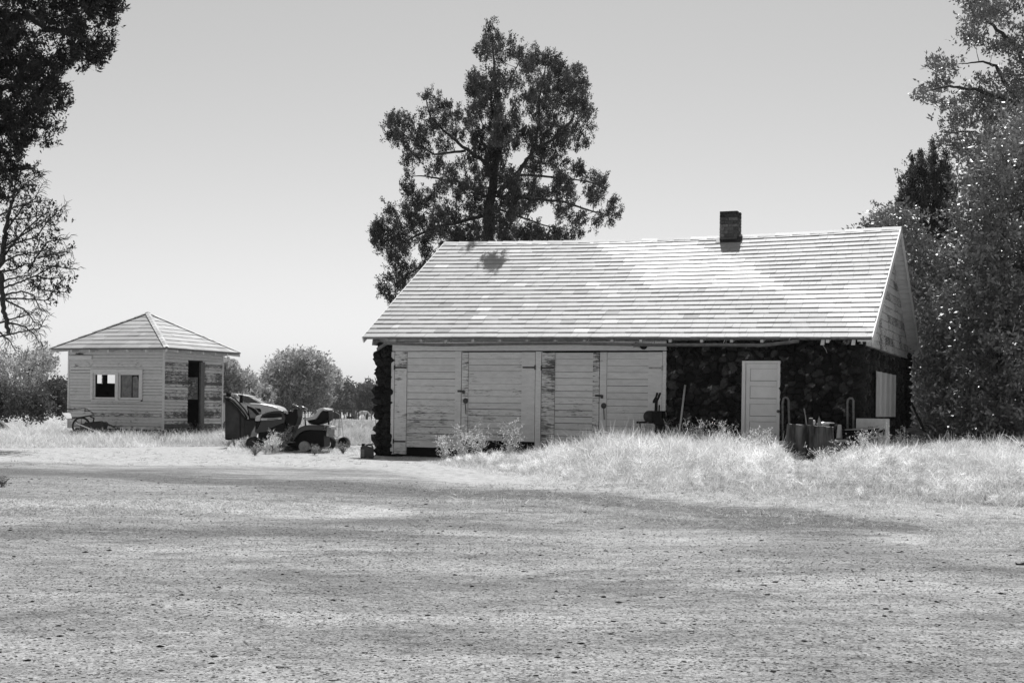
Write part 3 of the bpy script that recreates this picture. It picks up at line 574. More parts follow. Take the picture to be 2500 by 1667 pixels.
def stonewall(mb, a0, a1, z0, z1, fn, holes=(), cell=.175, amp=.07, res=.03, blobs=()):
    na, nz = int((a1 - a0)/res) + 1, int((z1 - z0)/res) + 1
    A, B = np.meshgrid(np.linspace(a0, a1, na), np.linspace(z0, z1, nz))
    sx, sz_ = np.meshgrid(np.arange(a0 - cell, a1 + cell, cell), np.arange(z0 - cell, z1 + cell, cell*.72))
    sx = sx + rng.uniform(-.42, .42, sx.shape)*cell; sz_ = sz_ + rng.uniform(-.42, .42, sz_.shape)*cell*.72
    S = np.stack([sx.ravel(), sz_.ravel()], 1); keep = rng.random(len(S)) > .12; S = S[keep]
    Q = np.stack([A.ravel(), B.ravel()], 1); F1 = np.full(len(Q), 9.); F2 = np.full(len(Q), 9.); I = np.zeros(len(Q), int)
    wob = np.array([[.05*mnoise.noise((q[0]*5, q[1]*5, 1.)), .05*mnoise.noise((q[0]*5, q[1]*5, 7.))] for q in Q])
    for i, s_ in enumerate(S):
        d = np.hypot(Q[:, 0] + wob[:, 0] - s_[0], (Q[:, 1] + wob[:, 1] - s_[1])*1.25); c = d < F1
        F2 = np.where(c, F1, np.minimum(F2, d)); F1 = np.where(c, d, F1); I = np.where(c, i, I)
    hh = rng.uniform(.55, 1.2, len(S))[I]; tl = rng.uniform(-.3, .3, (len(S), 2))[I]
    fine = np.array([mnoise.noise((q[0]*16, q[1]*16, 3.)) for q in Q])
    e = ss(.0, .07, F2 - F1); D = e*(amp*hh + .15*((Q - S[I])*tl).sum(1)) + .012*fine
    fleck = np.array([mnoise.noise((q[0]*7, q[1]*7, 11.)) for q in Q])
    tone = np.where(e < .35, np.where(fleck > .36, 6., .2), np.where(fleck > .52, 2.4, 1))*rng.choice([.4, .7, 1., 1.6, 2.6, 3.6], len(S))[I]
    o = len(mb.v)
    mb.v += [fn(q[0], q[1], d) for q, d in zip(Q, D)]; mb.tone += list(tone); mb.wear += [0]*len(Q)
    for r in range(nz - 1):
        for c in range(na - 1):
            ca, cz = A[r, c] + res/2, B[r, c] + res/2
            if any(h[0] < ca < h[1] and h[2] < cz < h[3] for h in holes): continue
            i = o + r*na + c; mb.f.append([i, i + 1, i + na + 1, i + na])
    for a, z, d in blobs:
        mb.t = random.choice([.5, .8, 1., 1.3]); mb.blob(fn(a, z, .03), d, .42, 1.3, 2)
def shingles(mb, fn, a0, a1, ncour, ex, wid, tonef, clip=None, lift=.027):
    for i in range(ncour):
        s0 = i*ex; x = a0 - random.uniform(0, wid)
        wob = [random.uniform(-.004, .006) for _ in range(99)]
        while x < a1:
            w_ = wid*random.choice([.5, .9, 1, 1, 1, 1.1]); p, q = max(x, a0), min(x + w_ - .0035, a1)
            if clip: 
                lo, hi = clip(s0); p, q = max(p, lo), min(q, hi)
            if q - p > .02:
                mb.t = tonef((p + q)/2, s0 + ex/2); j = random.uniform(-.004, .004); d = random.uniform(-.006, .004)
                e = s0 + d; up = (i + 1)*ex + .03; lf = lift + j*.5
                lo2, hi2 = (p, q)
                if clip:
                    l2, h2 = clip(min(up, ncour*ex)); lo2, hi2 = max(p, l2), min(q, h2)
                    if hi2 < lo2: lo2 = hi2 = (lo2 + hi2)/2
                mb.add([fn(p, e, lf), fn(q, e, lf + j), fn(hi2, up, .005), fn(lo2, up, .005), fn(p, e, 0), fn(q, e, 0)], [(0, 1, 2, 3), (1, 0, 4, 5), (0, 3, 4), (1, 5, 2)])
            x += w_
# ------------------------------------------------------------------ the stone garage
B = Frame(7.041, 27.985, .384)
W, OE, OR, ZE, ZR, XL, XW = 7.554, .509, .085, 2.571, 5.225, -10.82, -.22
XE = -10.99
barn = empty('stone_garage', (B.O[0], B.O[1], 0), -B.phi, 'long dark lava stone garage with a pale shingled gable roof and white plank doors', 'garage')
gx0, gx1 = B.hv(961, 950)[0], B.hv(1628, 950)[0]; gz = B.hv(1290, 844)[1]
dx0, dx1 = B.hv(1812, 950)[0], B.hv(1907, 950)[0]; dz1 = B.hv(1858, 881)[1]; dz0 = .2
wb = MB(); bl_ = []
for i in range(17):
    for a in (XL + .02, XL + .24): bl_.append((a + random.uniform(-.035, .04), -.05 + i*.155 + random.uniform(-.04, .04), (random.uniform(.10, .16), .14, random.uniform(.08, .13))))
for i in range(17): bl_.append((XW - .02 + random.uniform(-.05, .02), -.05 + i*.155, (random.uniform(.1, .16), .12, random.uniform(.07, .11))))
for i in range(13): bl_.append((dx1 + .055 + random.uniform(-.03, .035), .2 + i*.155, (random.uniform(.06, .09), .07, random.uniform(.06, .09))))
bl_ += [(dx0 - .06 + random.uniform(-.02, .015), .25 + i*.19, (.07, .07, .09)) for i in range(10)]
stonewall(wb, XL, XW, -.3, 2.56, lambda a, z, d: Vector((a, -d, z)), [(gx0 + .01, gx1 - .01, -1, gz - .01), (dx0 + .01, dx1 - .01, -1, dz1 - .01)], blobs=bl_)
wy0, wz1 = B.hu(2124, 905, XW); wy1, wz0 = B.hu(2171, 1017, XW)
stonewall(wb, 0, W, -.3, 2.45, lambda a, z, d: Vector((XW + d, a, z)), [(wy0, wy1, wz0, wz1)], res=.045,
    blobs=[(wy0 + random.uniform(-.04, .1), wz0 + i*.16, (.06, random.uniform(.12, .26), .09)) for i in range(8)] + [(W + random.uniform(-.1, .15), -.05 + i*.16, (.14, random.uniform(.15, .25), .1)) for i in range(17)] + [(random.uniform(-.02, .1), -.05 + i*.16, (.1, .15, .1)) for i in range(17)])
wb.t = .8
wb.box((XL + .1, W/2, 1.1), (.2, W, 2.7)); wb.box(((XL + XW)/2, W - .1, 1.1), (XW - XL, .19, 2.7))
wb.build('wall', M['stone'], barn, False, 0, True)
SL = (ZR - ZE)/(W/2 + OE)                                 # roof slope
def sag(x, f): return -.085*math.sin(math.pi*min(1, max(0, (x - XE)/(OR - XE))))*f + .07*(OR - x)/(OR - XE)*(1 - f)
cosr = 1/math.sqrt(1 + SL*SL); slen = (W/2 + OE)/cosr
def roof_f(x, s, l, side=1):
    f = s/slen; y = -OE + s*cosr; z = ZE + (y + OE)*SL + sag(x, f) + l*cosr; y -= l*SL*cosr
    return Vector((x, y if side > 0 else W - y, z))
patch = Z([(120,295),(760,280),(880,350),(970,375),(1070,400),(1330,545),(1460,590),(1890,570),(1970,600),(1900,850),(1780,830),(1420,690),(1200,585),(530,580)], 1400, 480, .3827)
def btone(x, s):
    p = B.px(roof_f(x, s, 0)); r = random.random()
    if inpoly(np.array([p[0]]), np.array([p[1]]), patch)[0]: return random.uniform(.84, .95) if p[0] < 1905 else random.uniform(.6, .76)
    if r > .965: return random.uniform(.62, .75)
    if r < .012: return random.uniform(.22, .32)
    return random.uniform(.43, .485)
rb = MB(); NC = 24; EX = slen/NC
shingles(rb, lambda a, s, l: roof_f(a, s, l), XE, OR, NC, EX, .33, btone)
shingles(rb, lambda a, s, l: roof_f(a, s, l, -1), XE, OR, NC, EX, .66, lambda a, s: random.uniform(.42, .52))
rb.t = .5
for i in range(28):                                       # ridge caps
    a = XE + (OR - XE)*i/28; b = XE + (OR - XE)*(i + 1)/28 + .02; rb.t = random.uniform(.5, .8)
    for sd in (1, -1):
        p = [roof_f(a, slen - .13, .02 + .012, sd), roof_f(b, slen - .13, .02, sd), roof_f(b, slen, .03, sd), roof_f(a, slen, .042, sd)]; rb.add(p, [(0, 1, 2, 3)])
roof = rb.build('roof', M['roof'], barn, False, 0, True)
db = MB()
NS = 24
for sd in (1, -1):                                        # roof deck under the shingles, sagging with it
    for i in range(NS):
        a, b = XE + .02 + (OR - XE - .04)*i/NS, XE + .02 + (OR - XE - .04)*(i + 1)/NS
        db.hexa([roof_f(a, .015, -.05, sd), roof_f(b, .015, -.05, sd), roof_f(b, slen, -.05, sd), roof_f(a, slen, -.05, sd), roof_f(a, .015, -.002, sd), roof_f(b, .015, -.002, sd), roof_f(b, slen, -.002, sd), roof_f(a, slen, -.002, sd)])
db.build('roof_deck', M['gutter'], barn)
for x_ in (OR + .012, XE - .012):
    for sd in (1, -1):
        bg = MB()
        for k in range(6):
            a, b = roof_f(x_, slen*k/6, -.055, sd), roof_f(x_, slen*(k + 1)/6, -.055, sd); bg.beam(a, b, .024, .15)
        bg.build('bargeboard', M['frame'], barn)
sf = MB()
for k in range(28):                                       # soffit boards under the right overhang
    for sd in (1, -1):
        s0 = slen*k/28 + .006; s1 = slen*(k + 1)/28 - .006
        sf.hexa([roof_f(XW + .03, s0, -.085, sd), roof_f(OR - .005, s0, -.085, sd), roof_f(OR - .005, s1, -.085, sd), roof_f(XW + .03, s1, -.085, sd), roof_f(XW + .03, s0, -.054, sd), roof_f(OR - .005, s0, -.054, sd), roof_f(OR - .005, s1, -.054, sd), roof_f(XW + .03, s1, -.054, sd)])
sf.build('soffit', M['frame'], barn)
gs = MB()
def gclip(b, c):
    zz = (b + c)/2 + .05; h = max(0, (ZR - .06 - zz)/SL); return (W/2 - h, W/2 + h)
siding(gs, 0, W, 2.47, ZR - .12, .165, lambda a, z, d: Vector((XW + .06 + d, a, z)), (), lambda z: .58, (.85, 1.0), gclip, .016, .05, .008)
gs.build('gable_siding', M['peel'], barn, False, 0, True); gs = MB()
siding(gs, 0, W, 2.47, ZR - .12, .165, lambda a, z, d: Vector((XL - d, a, z)), (), lambda z: .58, (.85, 1.0), gclip, .016, .05, .008)
gs.build('gable_siding', M['peel'], barn, False, 0, True)
for i in range(17):
    rt = MB(); x = B.hv(985, 833)[0] + i*.63 + random.uniform(-.02, .02)
    if x > OR - .3: break
    z0 = ZE - .055 + sag(x, 0)
    rt.hexa([(x - .03, -OE + .06, z0 - .04), (x + .03, -OE + .06, z0 - .04), (x + .03, .1, z0 + .12), (x - .03, .1, z0 + .12), (x - .03, -OE + .06, z0 + .045), (x + .03, -OE + .06, z0 + .045), (x + .03, .1, z0 + .36), (x - .03, .1, z0 + .36)]); rt.build('rafter_tail', M['frame'], barn)
fb = MB(); fb.box(((gx1 + XL)/2, -.005, ZE + .0), (gx1 - XL, .04, .2)); fb.build('frieze_board', M['frame'], barn)
# sagging gutter with hangers
gp = [(922, 853), (946, 838), (1080, 842), (1150, 841), (1250, 839), (1400, 838), (1600, 842), (1770, 842), (1862, 843), (1951, 833)]
gl = [B.hv(a, b, -.47) for a, b in gp]
gt = MB()
def trough(p0, p1, r):
    n = 8; v = []
    for p in (p0, p1):
        for j in range(n + 1):
            t_ = math.pi*j/n; v.append((p[0], -.47 + r*math.cos(t_), p[1] - r*math.sin(t_)*1.1))
        for j in range(n + 1):
            t_ = math.pi*(n - j)/n; v.append((p[0], -.47 + (r - .006)*math.cos(t_), p[1] - (r - .006)*math.sin(t_)*1.1))
    m_ = 2*(n + 1); gt.add(v, [(i, (i + 1) % m_, m_ + (i + 1) % m_, m_ + i) for i in range(m_)])
for p0, p1 in zip(gl[:-1], gl[1:]): trough((p0[0], p0[1] + .03), (p1[0] - .004, p1[1] + .03), .058)
gut = gt.build('gutter', M['gutter'], barn)
for a, b in ((946, 838), (1087, 842), (1440, 840), (1595, 842), (1770, 842), (1930, 836)):
    x, z = B.hv(a, b, -.47); hb = MB(); hb.tube([(x - .02, -.53, z + .035), (x + .01, -.53, z + .1), (x + .02, -.42, z + .13), (x, -.40, z + .04)], .007, 6); hb.build('gutter_hanger', M['midmetal'], gut)
# garage door frame, centre post and the four plank leaves
fr = MB()
fz1 = B.hv(1290, 858)[1]; pz0 = .05
fr.box(((gx0 + gx1)/2, -.04, (gz + fz1)/2 + .05), (gx1 - gx0, .1, gz - fz1 + .07)); 
for a, b in ((959, 966), (1310.5, 1324), (1619.5, 1628)):
    x0, x1 = B.hv(a, 950)[0], B.hv(b, 950)[0]; fr.box(((x0 + x1)/2, -.045, (fz1 + pz0)/2), (x1 - x0, .085, fz1 - pz0 - .012))
fr.build('door_frame', M['frame'], barn)
leafs = [((967, 996.5, 1114, 1129.5), 858, 1092, .47), ((1130.5, 1146, 1276, 1309.5), 860, 1076, .46), ((1325, 1357, 1449.5, 1465.5), 861, 1080, .45), ((1466.5, 1483.5, 1584, 1619), 860, 1090, .36)]
for n_, ((a, b, c, d), ty, by, wr) in enumerate(leafs):
    mid = (b + c)/2; x = [B.hv(q, 950)[0] for q in (a, b, c, d)]; z1 = B.hv(mid, ty)[1]; z0 = B.hv(mid, by)[1]
    lb = MB(); k = 14; h = (z1 - z0)/k
    for i in range(k):
        lb.t = random.uniform(.93, 1.04); lb.w = max(0, min(1, wr - .03 + (.5 - i/k)*.2 + random.uniform(-.07, .07))); gap_ = random.choice([.004, .008, .013])
        lb.box(((x[1] + x[2])/2, -.045 + random.uniform(-.003, .003), z0 + h*(i + .5)), (x[2] - x[1], .03, h - gap_))
    for p, q, ww in ((x[0], x[1], wr + (.04, .1, .2, .04)[n_]), (x[2], x[3], wr + (-.03, -.1, .22, -.08)[n_])):
        lb.t = random.uniform(.97, 1.05); lb.w = ww; zb = z0 - (.16 if (n_ == 0 and p == x[0]) else .0)
        lb.box(((p + q)/2, -.052, (z1 + zb)/2), (q - p - .008, .06, z1 - zb))
    dr = lb.build('garage_door', M['peel'], barn, False, 0, True)
    outer = x[0] if n_ in (0, 2) else x[3]; sg = 1 if n_ in (0, 2) else -1
    for zz in (z1 - .33,) if n_ else (z1 - .36, z0 + .12):
        hb = MB(); hb.box((outer + sg*.14, -.089, zz), (.30, .012, .035)); hb.tube([(outer, -.1, zz - .05), (outer, -.1, zz + .05)], .016, 8); hb.build('strap_hinge', M['midmetal'] if n_ == 3 else M['iron'], dr)
    if n_ in (1, 3):
        lx = x[0] + .06; lz = B.hv(1140, 955)[1] if n_ == 1 else B.hv(1470, 966)[1]
        hb = MB(); hb.box((lx - .07, -.092, lz), (.16, .014, .045)); hb.box((lx - .0, -.105, lz - .02), (.05, .03, .07)); hb.build('hasp', M['iron'], dr)
        hb = MB(); hb.tube([(lx + .03, -.1, lz - .22), (lx + .05, -.125, lz - .24), (lx + .06, -.10, lz - .5)], .010, 6)
        hb.lathe([(0, .02), (.03, .02), (.062, 0), (.062, -.004)], (lx + .04, -.088, lz - .21), Matrix.Rotation(R(90), 3, 'X'), 14); hb.build('pull_handle', M['iron'], dr)
dk = MB(); dk.box(((gx0 + gx1)/2, .25, 1.2), (gx1 - gx0 + .3, .1, 2.7)); dk.build('shade_backing', M['interior'], barn)  # dark slab added behind the leaves so the plank gaps read as shaded
# panelled side door
fr = MB(); fr.box((dx0 + .045, -.05, (dz0 + dz1)/2), (.07, .09, dz1 - dz0)); fr.box((dx1 - .03, -.05, (dz0 + dz1)/2), (.045, .09, dz1 - dz0)); fr.box(((dx0 + dx1)/2 + .012, -.05, dz1 - .025), (dx1 - dx0 - .13, .086, .05)); fr.build('side_door_frame', M['door'], barn, False, .004)
e0, e1 = dx0 + .085, dx1 - .055; zt = dz1 - .055; pd = MB()
pd_back = MB(); pd_back.box(((e0 + e1)/2, .012, (dz0 + zt)/2), (e1 - e0, .02, zt - dz0))
p0, p1 = B.hv(1832, 950)[0], B.hv(1897, 950)[0]
pd.box(((e0 + p0)/2, -.04, (dz0 + zt)/2), (p0 - e0, .03, zt - dz0)); pd.box(((p1 + e1)/2, -.04, (dz0 + zt)/2), (e1 - p1, .03, zt - dz0))
rows = [(zt, B.hv(1864, 900)[1]), (B.hv(1864, 930)[1], B.hv(1864, 943)[1]), (B.hv(1864, 973)[1], B.hv(1864, 986)[1]), (B.hv(1864, 1016)[1], B.hv(1864, 1029)[1]), (B.hv(1864, 1059)[1], B.hv(1864, 1072)[1]), (B.hv(1864, 1100)[1], dz0)]
for a, b in rows: pd.box(((p0 + p1)/2, -.04, (a + b)/2), (p1 - p0, .03, abs(a - b)))
for (a, b), (c, d) in zip(rows[:-1], rows[1:]): pd.box(((p0 + p1)/2, -.02, (b + c)/2 + .003), (p1 - p0 - .006, .02, b - c - .011))
sd_ = pd.build('side_door', M['door'], barn, False, .004); pd_back.build('gap_shade_backing', M['interior'], sd_)  # near-black backing added to put shade into the panel gaps
kx, kz = B.hv(1902, 1004); kb = MB(); kb.lathe([(0, .075), (.022, .07), (.032, .05), (.022, .028), (.012, .02), (.012, .008), (.03, .006), (.03, 0)], (kx, -.055, kz), Matrix.Rotation(R(90), 3, 'X'), 16); kb.build('door_knob', M['knob'], sd_, True)
# sheet metal over the end window
cb = MB(); v = []; ncol = 44
for i in range(ncol + 1):
    y = wy0 - .02 + (wy1 - wy0 + .06)*i/ncol; o = .03 if (i % 11) in (0, 1) else 0
    v += [(XW + .10 + o, y, wz0 - .0), (XW + .10 + o, y, wz1)]
cb.add(v, [(2*i, 2*i + 2, 2*i + 3, 2*i + 1) for i in range(ncol)]); wn = cb.build('window_cover', M['corrug'], barn)
sm = wn.modifiers.new('thick', 'SOLIDIFY'); sm.thickness = .004
ib = MB(); ib.box((XW - .1, (wy0 + wy1)/2, (wz0 + wz1)/2), (.1, wy1 - wy0 + .3, wz1 - wz0 + .3)); ib.build('window_backing', M['interior'], barn)
# chimney of single bricks
cx0, cz_ = B.hv(1756, 560, 3.55); cx1 = B.hv(1800, 560, 3.55)[0]
czt = B.hv(1778, 515, 3.55)[1]; cw = cx1 - cx0; cd = .44; cbm = MB(); rh = .075; kk = int((czt - 4.45)/rh)
for i in range(kk):
    z = czt - rh*(i + .5); dk_ = .45 if i < 2 else (1.0 + .9*min(1, i/7))
    for q in range(2):
        for (pa, pb, axis, c0) in ((0, cw, 'x', 0), (0, cd, 'y', 0)):
            n2 = 3; off = (i % 2)*.5*cw/2
            edges = sorted(set([0, pb] + [e for e in (pb*.5 - (i % 2)*pb*.22, pb*.5 + pb*.3*(i % 2)) if 0 < e < pb]))
            for a, b in zip(edges[:-1], edges[1:]):
                cbm.t = dk_*random.choice([.6, .8, 1, 1.2, 1.5]); m_ = (a + b)/2; L_ = b - a - .012; j = random.uniform(-.006, .006)
                if axis == 'x': cbm.box((cx0 + m_, 3.55 + (.05 + j if q == 0 else cd - .05 + j), z), (L_, .1, rh - .012))
                else: cbm.box((cx0 + (.05 + j if q == 0 else cw - .05 + j), 3.55 + m_, z), (.098, L_ - (.0 if 0 < a and b < pb else .104), rh - .0125))
cbm.t = 1.1; cbm.box((cx0 + cw/2, 3.55 + cd/2, (czt + 4.3)/2 - .03), (cw - .03, cd - .03, czt - 4.3 - .06))
cbm.build('chimney', M['brick'], roof, False, 0, True)
fl_ = MB(); fl_.hexa([roof_f(cx0 - .06, slen - .38, .0), roof_f(cx1 + .1, slen - .38, .0), roof_f(cx1 + .1, slen - .12, .0), roof_f(cx0 - .06, slen - .12, .0), roof_f(cx0 - .06, slen - .38, .036), roof_f(cx1 + .1, slen - .38, .036), roof_f(cx1 + .1, slen - .12, .046), roof_f(cx0 - .06, slen - .12, .046)]); fl_.build('flashing', M['darkmetal'], roof)
# floodlight above the doors
x, z = B.hv(1556, 849); fb = MB(); rot = Matrix.Rotation(R(-70), 3, 'Y') @ Matrix.Rotation(R(15), 3, 'X')
fb.lathe([(.0, .0), (.025, .0), (.03, .05), (.062, .12), (.066, .13), (.0, .125)], (x + .11, -.17, z + .015), rot, 16); fd = fb.build('floodlight', M['midmetal'], barn, True)
bb = MB(); x2 = B.hv(1574, 848)[0]; bb.blob((x2 + .02, -.15, z + .01), (.075, .06, .055), .1, 1, 2); bb.tube([(x + .1, -.16, z + .01), (x2, -.15, z + .02)], .02, 8); bb.tube([(x2, -.08, z + .01), (x2, -.15, z + .01)], .03, 8); bb.build('lamp_bracket', M['black'], fd, True)
for a, b in ((2008, 836), (2083, 836)):                   # two white wooden brackets under the eave
    x, z = B.hv(a, b, -.3); kb = MB(); kb.prism([(x - .035, z - .05), (x + .03, z - .05), (x + .045, z + .06), (x - .02, z + .06)], -.34, -.26); kb.build('eave_bracket', M['door'], barn)
wr_ = MB(); x, z = B.hv(2009, 842, -.2); x3, z3 = B.hv(2019, 862, -.14); wr_.tube([(x, -.22, z), ((x + x3)/2 + .02, -.16, (z + z3)/2 - .02), (x3, -.14, z3)], .007, 5); wr_.build('loose_wire', M['midmetal'], barn)
# stone pier behind the far corner of the end wall
# ------------------------------------------------------------------ the small hip-roofed shed
S = Frame(-9.81, 40.0, .41); SLN, SM, SB, ST = 3.36, 2.82, .37, 2.70
shed = empty('wooden_shed', (S.O[0], S.O[1], 0), -S.phi, 'small white clapboard shed with a hipped shingle roof, double window and open doorway', 'shed')
wx0, wzt = S.hv(224, 900); wx1, _ = S.hv(350, 900); wz_t = S.hv(290, 903)[1]; wz_b = S.hv(290, 976)[1]
dy0 = S.hu(458, 950)[0]; dy1 = S.hu(494, 950)[0]; dzt = S.hu(475, 883)[1]
sw = MB()
siding(sw, -SLN, 0, SB, ST, .088, lambda a, z, d: Vector((a, -d, z)), [(wx0, wx1, wz_b, wz_t)], lambda z: .42 + .1*(z < .9), (.93, 1.04))
bare = {}
def swear(z):
    if z > 2.2: return .35
    i = int(z/.16); bare.setdefault(i, random.random()); q = bare[i]
    return .62 if q < .4 else ((.74 if q < .6 else .92) if z < 1.75 else .66)
siding(sw, 0, SM, SB - .02, ST, .088, lambda a, z, d: Vector((d, a, z)), [(dy0, dy1, -1, dzt)], swear, (.85, 1.0))
bw = []                                                   # openings in the far walls, seen through the front ones
def through(pxs, pys):
    (a, b), (c, d) = pxs, pys; r = []
    for q in ((a, c), (b, d)):
        y, z = S.hu(q[0], q[1], -SLN); r.append((y, z))
    return r
lw = through((236, 249), (908, 936)); lw2 = through((261, 282), (908, 936))
holesL = [(min(lw[0][0], lw[1][0]), max(lw[0][0], lw[1][0]), lw[1][1], lw[0][1]), (min(lw2[0][0], lw2[1][0]), max(lw2[0][0], lw2[1][0]), lw2[1][1], lw2[0][1])]
bx0, bz1_ = S.hv(458, 921, SM); bx1, bz0_ = S.hv(484, 975, SM)
siding(sw, 0, SM, SB, ST, .088, lambda a, z, d: Vector((-SLN - d, a, z)), holesL, lambda z: .4)
siding(sw, -SLN, 0, SB, ST, .088, lambda a, z, d: Vector((a, SM + d, z)), [(bx0, bx1, bz0_, bz1_)], lambda z: .4)
sw.t = 1.0; sw.w = .45
for a, b in ((0, 0), (-SLN, 0), (0, SM), (-SLN, SM)): sw.box((a, b, (SB + ST)/2), (.05, .05, ST - SB))
sw.build('wall', M['peel'], shed, False, 0, True)
ib = MB()                                                 # inner boarding with the same openings, room and lap shade put into its colour
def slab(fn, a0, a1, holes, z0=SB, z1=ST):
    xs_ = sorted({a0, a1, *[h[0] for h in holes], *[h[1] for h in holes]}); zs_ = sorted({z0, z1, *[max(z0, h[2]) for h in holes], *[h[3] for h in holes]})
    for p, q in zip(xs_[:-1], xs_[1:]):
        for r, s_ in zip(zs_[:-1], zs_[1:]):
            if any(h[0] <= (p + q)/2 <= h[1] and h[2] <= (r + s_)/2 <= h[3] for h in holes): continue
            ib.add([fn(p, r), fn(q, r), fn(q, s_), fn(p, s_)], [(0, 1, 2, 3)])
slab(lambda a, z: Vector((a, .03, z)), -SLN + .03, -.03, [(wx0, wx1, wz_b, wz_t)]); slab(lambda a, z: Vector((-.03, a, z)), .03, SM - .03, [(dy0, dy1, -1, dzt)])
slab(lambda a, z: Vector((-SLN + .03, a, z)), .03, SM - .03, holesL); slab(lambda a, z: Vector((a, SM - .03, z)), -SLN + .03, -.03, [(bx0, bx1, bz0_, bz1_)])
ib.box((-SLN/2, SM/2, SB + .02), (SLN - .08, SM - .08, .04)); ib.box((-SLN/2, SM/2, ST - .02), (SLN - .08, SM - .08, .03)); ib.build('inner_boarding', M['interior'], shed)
sk_ = MB(); sk_.box((-SLN/2, SM/2, .17), (SLN - .3, SM - .3, .5)); sk_.build('underfloor_shade', M['interior'], shed)  # dark box added in place of the shade under the floor
fo = MB()
for i in range(7): fo.t = random.uniform(.6, 1.6); fo.blob((-SLN + .2 + i*.5, .1, .17), (.2, .14, .2), .3)
for i in range(6): fo.t = random.uniform(.6, 1.6); fo.blob((-.1, .2 + i*.5, .17), (.14, .2, .2), .3)
fo.build('foundation', M['stone'], shed, False, 0, True)
# window: frame, sashes, one broken pane, one papered pane
wf = MB(); t_ = .09
wf.box(((wx0 + wx1)/2, -.035, wz_t - t_/2), (wx1 - wx0, .05, t_)); wf.box((wx0 + t_/2, -.034, (wz_t + wz_b)/2 - .04), (t_, .05, wz_t - wz_b - t_)); wf.box((wx1 - t_/2, -.034, (wz_t + wz_b)/2 - .04), (t_, .05, wz_t - wz_b - t_))
mx = S.hv(288, 940)[0]; wf.box((mx, -.034, (wz_t + wz_b)/2 - .045), (.09, .05, wz_t - wz_b - t_)); wf.box(((wx0 + wx1)/2, -.045, wz_b - .02), (wx1 - wx0 - .1, .06, .04)); wf.box(((wx0 + wx1)/2, -.025, wz_t + .01), (wx1 - wx0 + .06, .07, .02))
win = wf.build('window', M['frame'], shed, False, .004)
for a, b in ((wx0 + t_, mx - .045), (mx + .045, wx1 - t_)):
    sb_ = MB(); zb, zt_ = wz_b + .01, wz_t - t_
    for c, d in (((a + .025, .0, (zb + zt_)/2), (.05, .03, zt_ - zb)), ((b - .025, .0, (zb + zt_)/2), (.05, .03, zt_ - zb)), (((a + b)/2, .001, zt_ - .025), (b - a - .1, .03, .05)), (((a + b)/2, .001, zb + .03), (b - a - .1, .03, .06))): sb_.box(c, d)
    sb_.build('sash', M['frame'], win)
pa, pb = mx + .10, wx1 - t_ - .05; pb_ = MB(); pb_.add([(pa + .02, .012, wz_b + .07), (pa + (pb - pa)*.58, .014, wz_b + .07), (pa + (pb - pa)*.6, .012, wz_t - t_ - .06), (pa + .02, .012, wz_t - t_ - .06)], [(0, 1, 2, 3)])
q = [(.64, .05), (.98, .05), (.98, .62), (.93, .86), (.86, .98), (.70, .97), (.63, .9)]; hz = wz_t - t_ - .12 - wz_b
pb_.add([(pa + (pb - pa)*a, .016, wz_b + .05 + hz*b) for a, b in q], [tuple(range(len(q)))])
pane = pb_.build('pane', M['glasspale'], win); sm = pane.modifiers.new('thick', 'SOLIDIFY'); sm.thickness = .003
dj = MB(); jy0 = S.hu(486, 950)[0]; jy1 = S.hu(495.5, 950)[0]; dj.box((.03, (jy0 + jy1)/2, (dzt + .25)/2), (.06, jy1 - jy0, dzt - .25)); dj.build('door_jamb', M['pole'] if False else M['timber'], shed)
nb_ = MB(); a, z = S.hv(171, 873); b = S.hv(227, 873)[0]; nb_.box(((a + b)/2, -.04, z), (b - a, .035, .1)); nb_.build('nailed_board', M['frame'], shed)
ns = MB(); a2, z2 = S.hv(197, 866)
for i in range(14): ns.tube([(a2 + random.uniform(-.16, .16), -.05, z2 + random.uniform(0, .02)), (a2 + random.uniform(-.14, .14), -.045, z2 + random.uniform(.01, .05))], .006, 4)
ns.build('old_bird_nest', M['darkmetal'], shed)
# hip roof
EO = .38; ZEV, ZAP = 2.66, 3.76; CXs, CYs = -SLN/2, SM/2; hx, hy = SLN/2 + EO, SM/2 + EO
def hipface(A, Bq, mb, nc=9):                             # a sloping triangle from the eave A-B up to the apex
    A, Bq = Vector(A), Vector(Bq); ap = Vector((CXs, CYs, ZAP)); e = (Bq - A); ln = e.length; e.normalize(); m_ = (A + Bq)/2; upv = ap - m_; hgt = upv.length; upn = upv.normalized(); nr = e.cross(upn); 
    if nr.z < 0: nr = -nr
    shingles(mb, lambda a, s, l: A + e*a + upn*s + nr*l, 0, ln, nc, hgt/nc, .42, lambda a, s: random.uniform(.42, .54)*(.82 if s < hgt/nc and random.random() < .5 else 1), lambda s: (ln/2*s/hgt, ln - ln/2*s/hgt), .02)
hb = MB(); cn = [(CXs - hx, CYs - hy, ZEV), (CXs + hx, CYs - hy, ZEV), (CXs + hx, CYs + hy, ZEV), (CXs - hx, CYs + hy, ZEV)]
for i in range(4): hipface(cn[i], cn[(i + 1) % 4], hb)
sroof = hb.build('roof', M['roof'], shed, False, 0, True)
db = MB(); 
for i in range(4):
    a, b = Vector(cn[i]), Vector(cn[(i + 1) % 4]); ap = Vector((CXs, CYs, ZAP)); d = Vector((0, 0, .02)); db.add([a - d, b - d, ap - d, a - d*.1, b - d*.1, ap - d*.1], [(0, 2, 1), (3, 4, 5), (0, 1, 4, 3)])
db.build('roof_deck', M['gutter'], shed)
hc = MB()
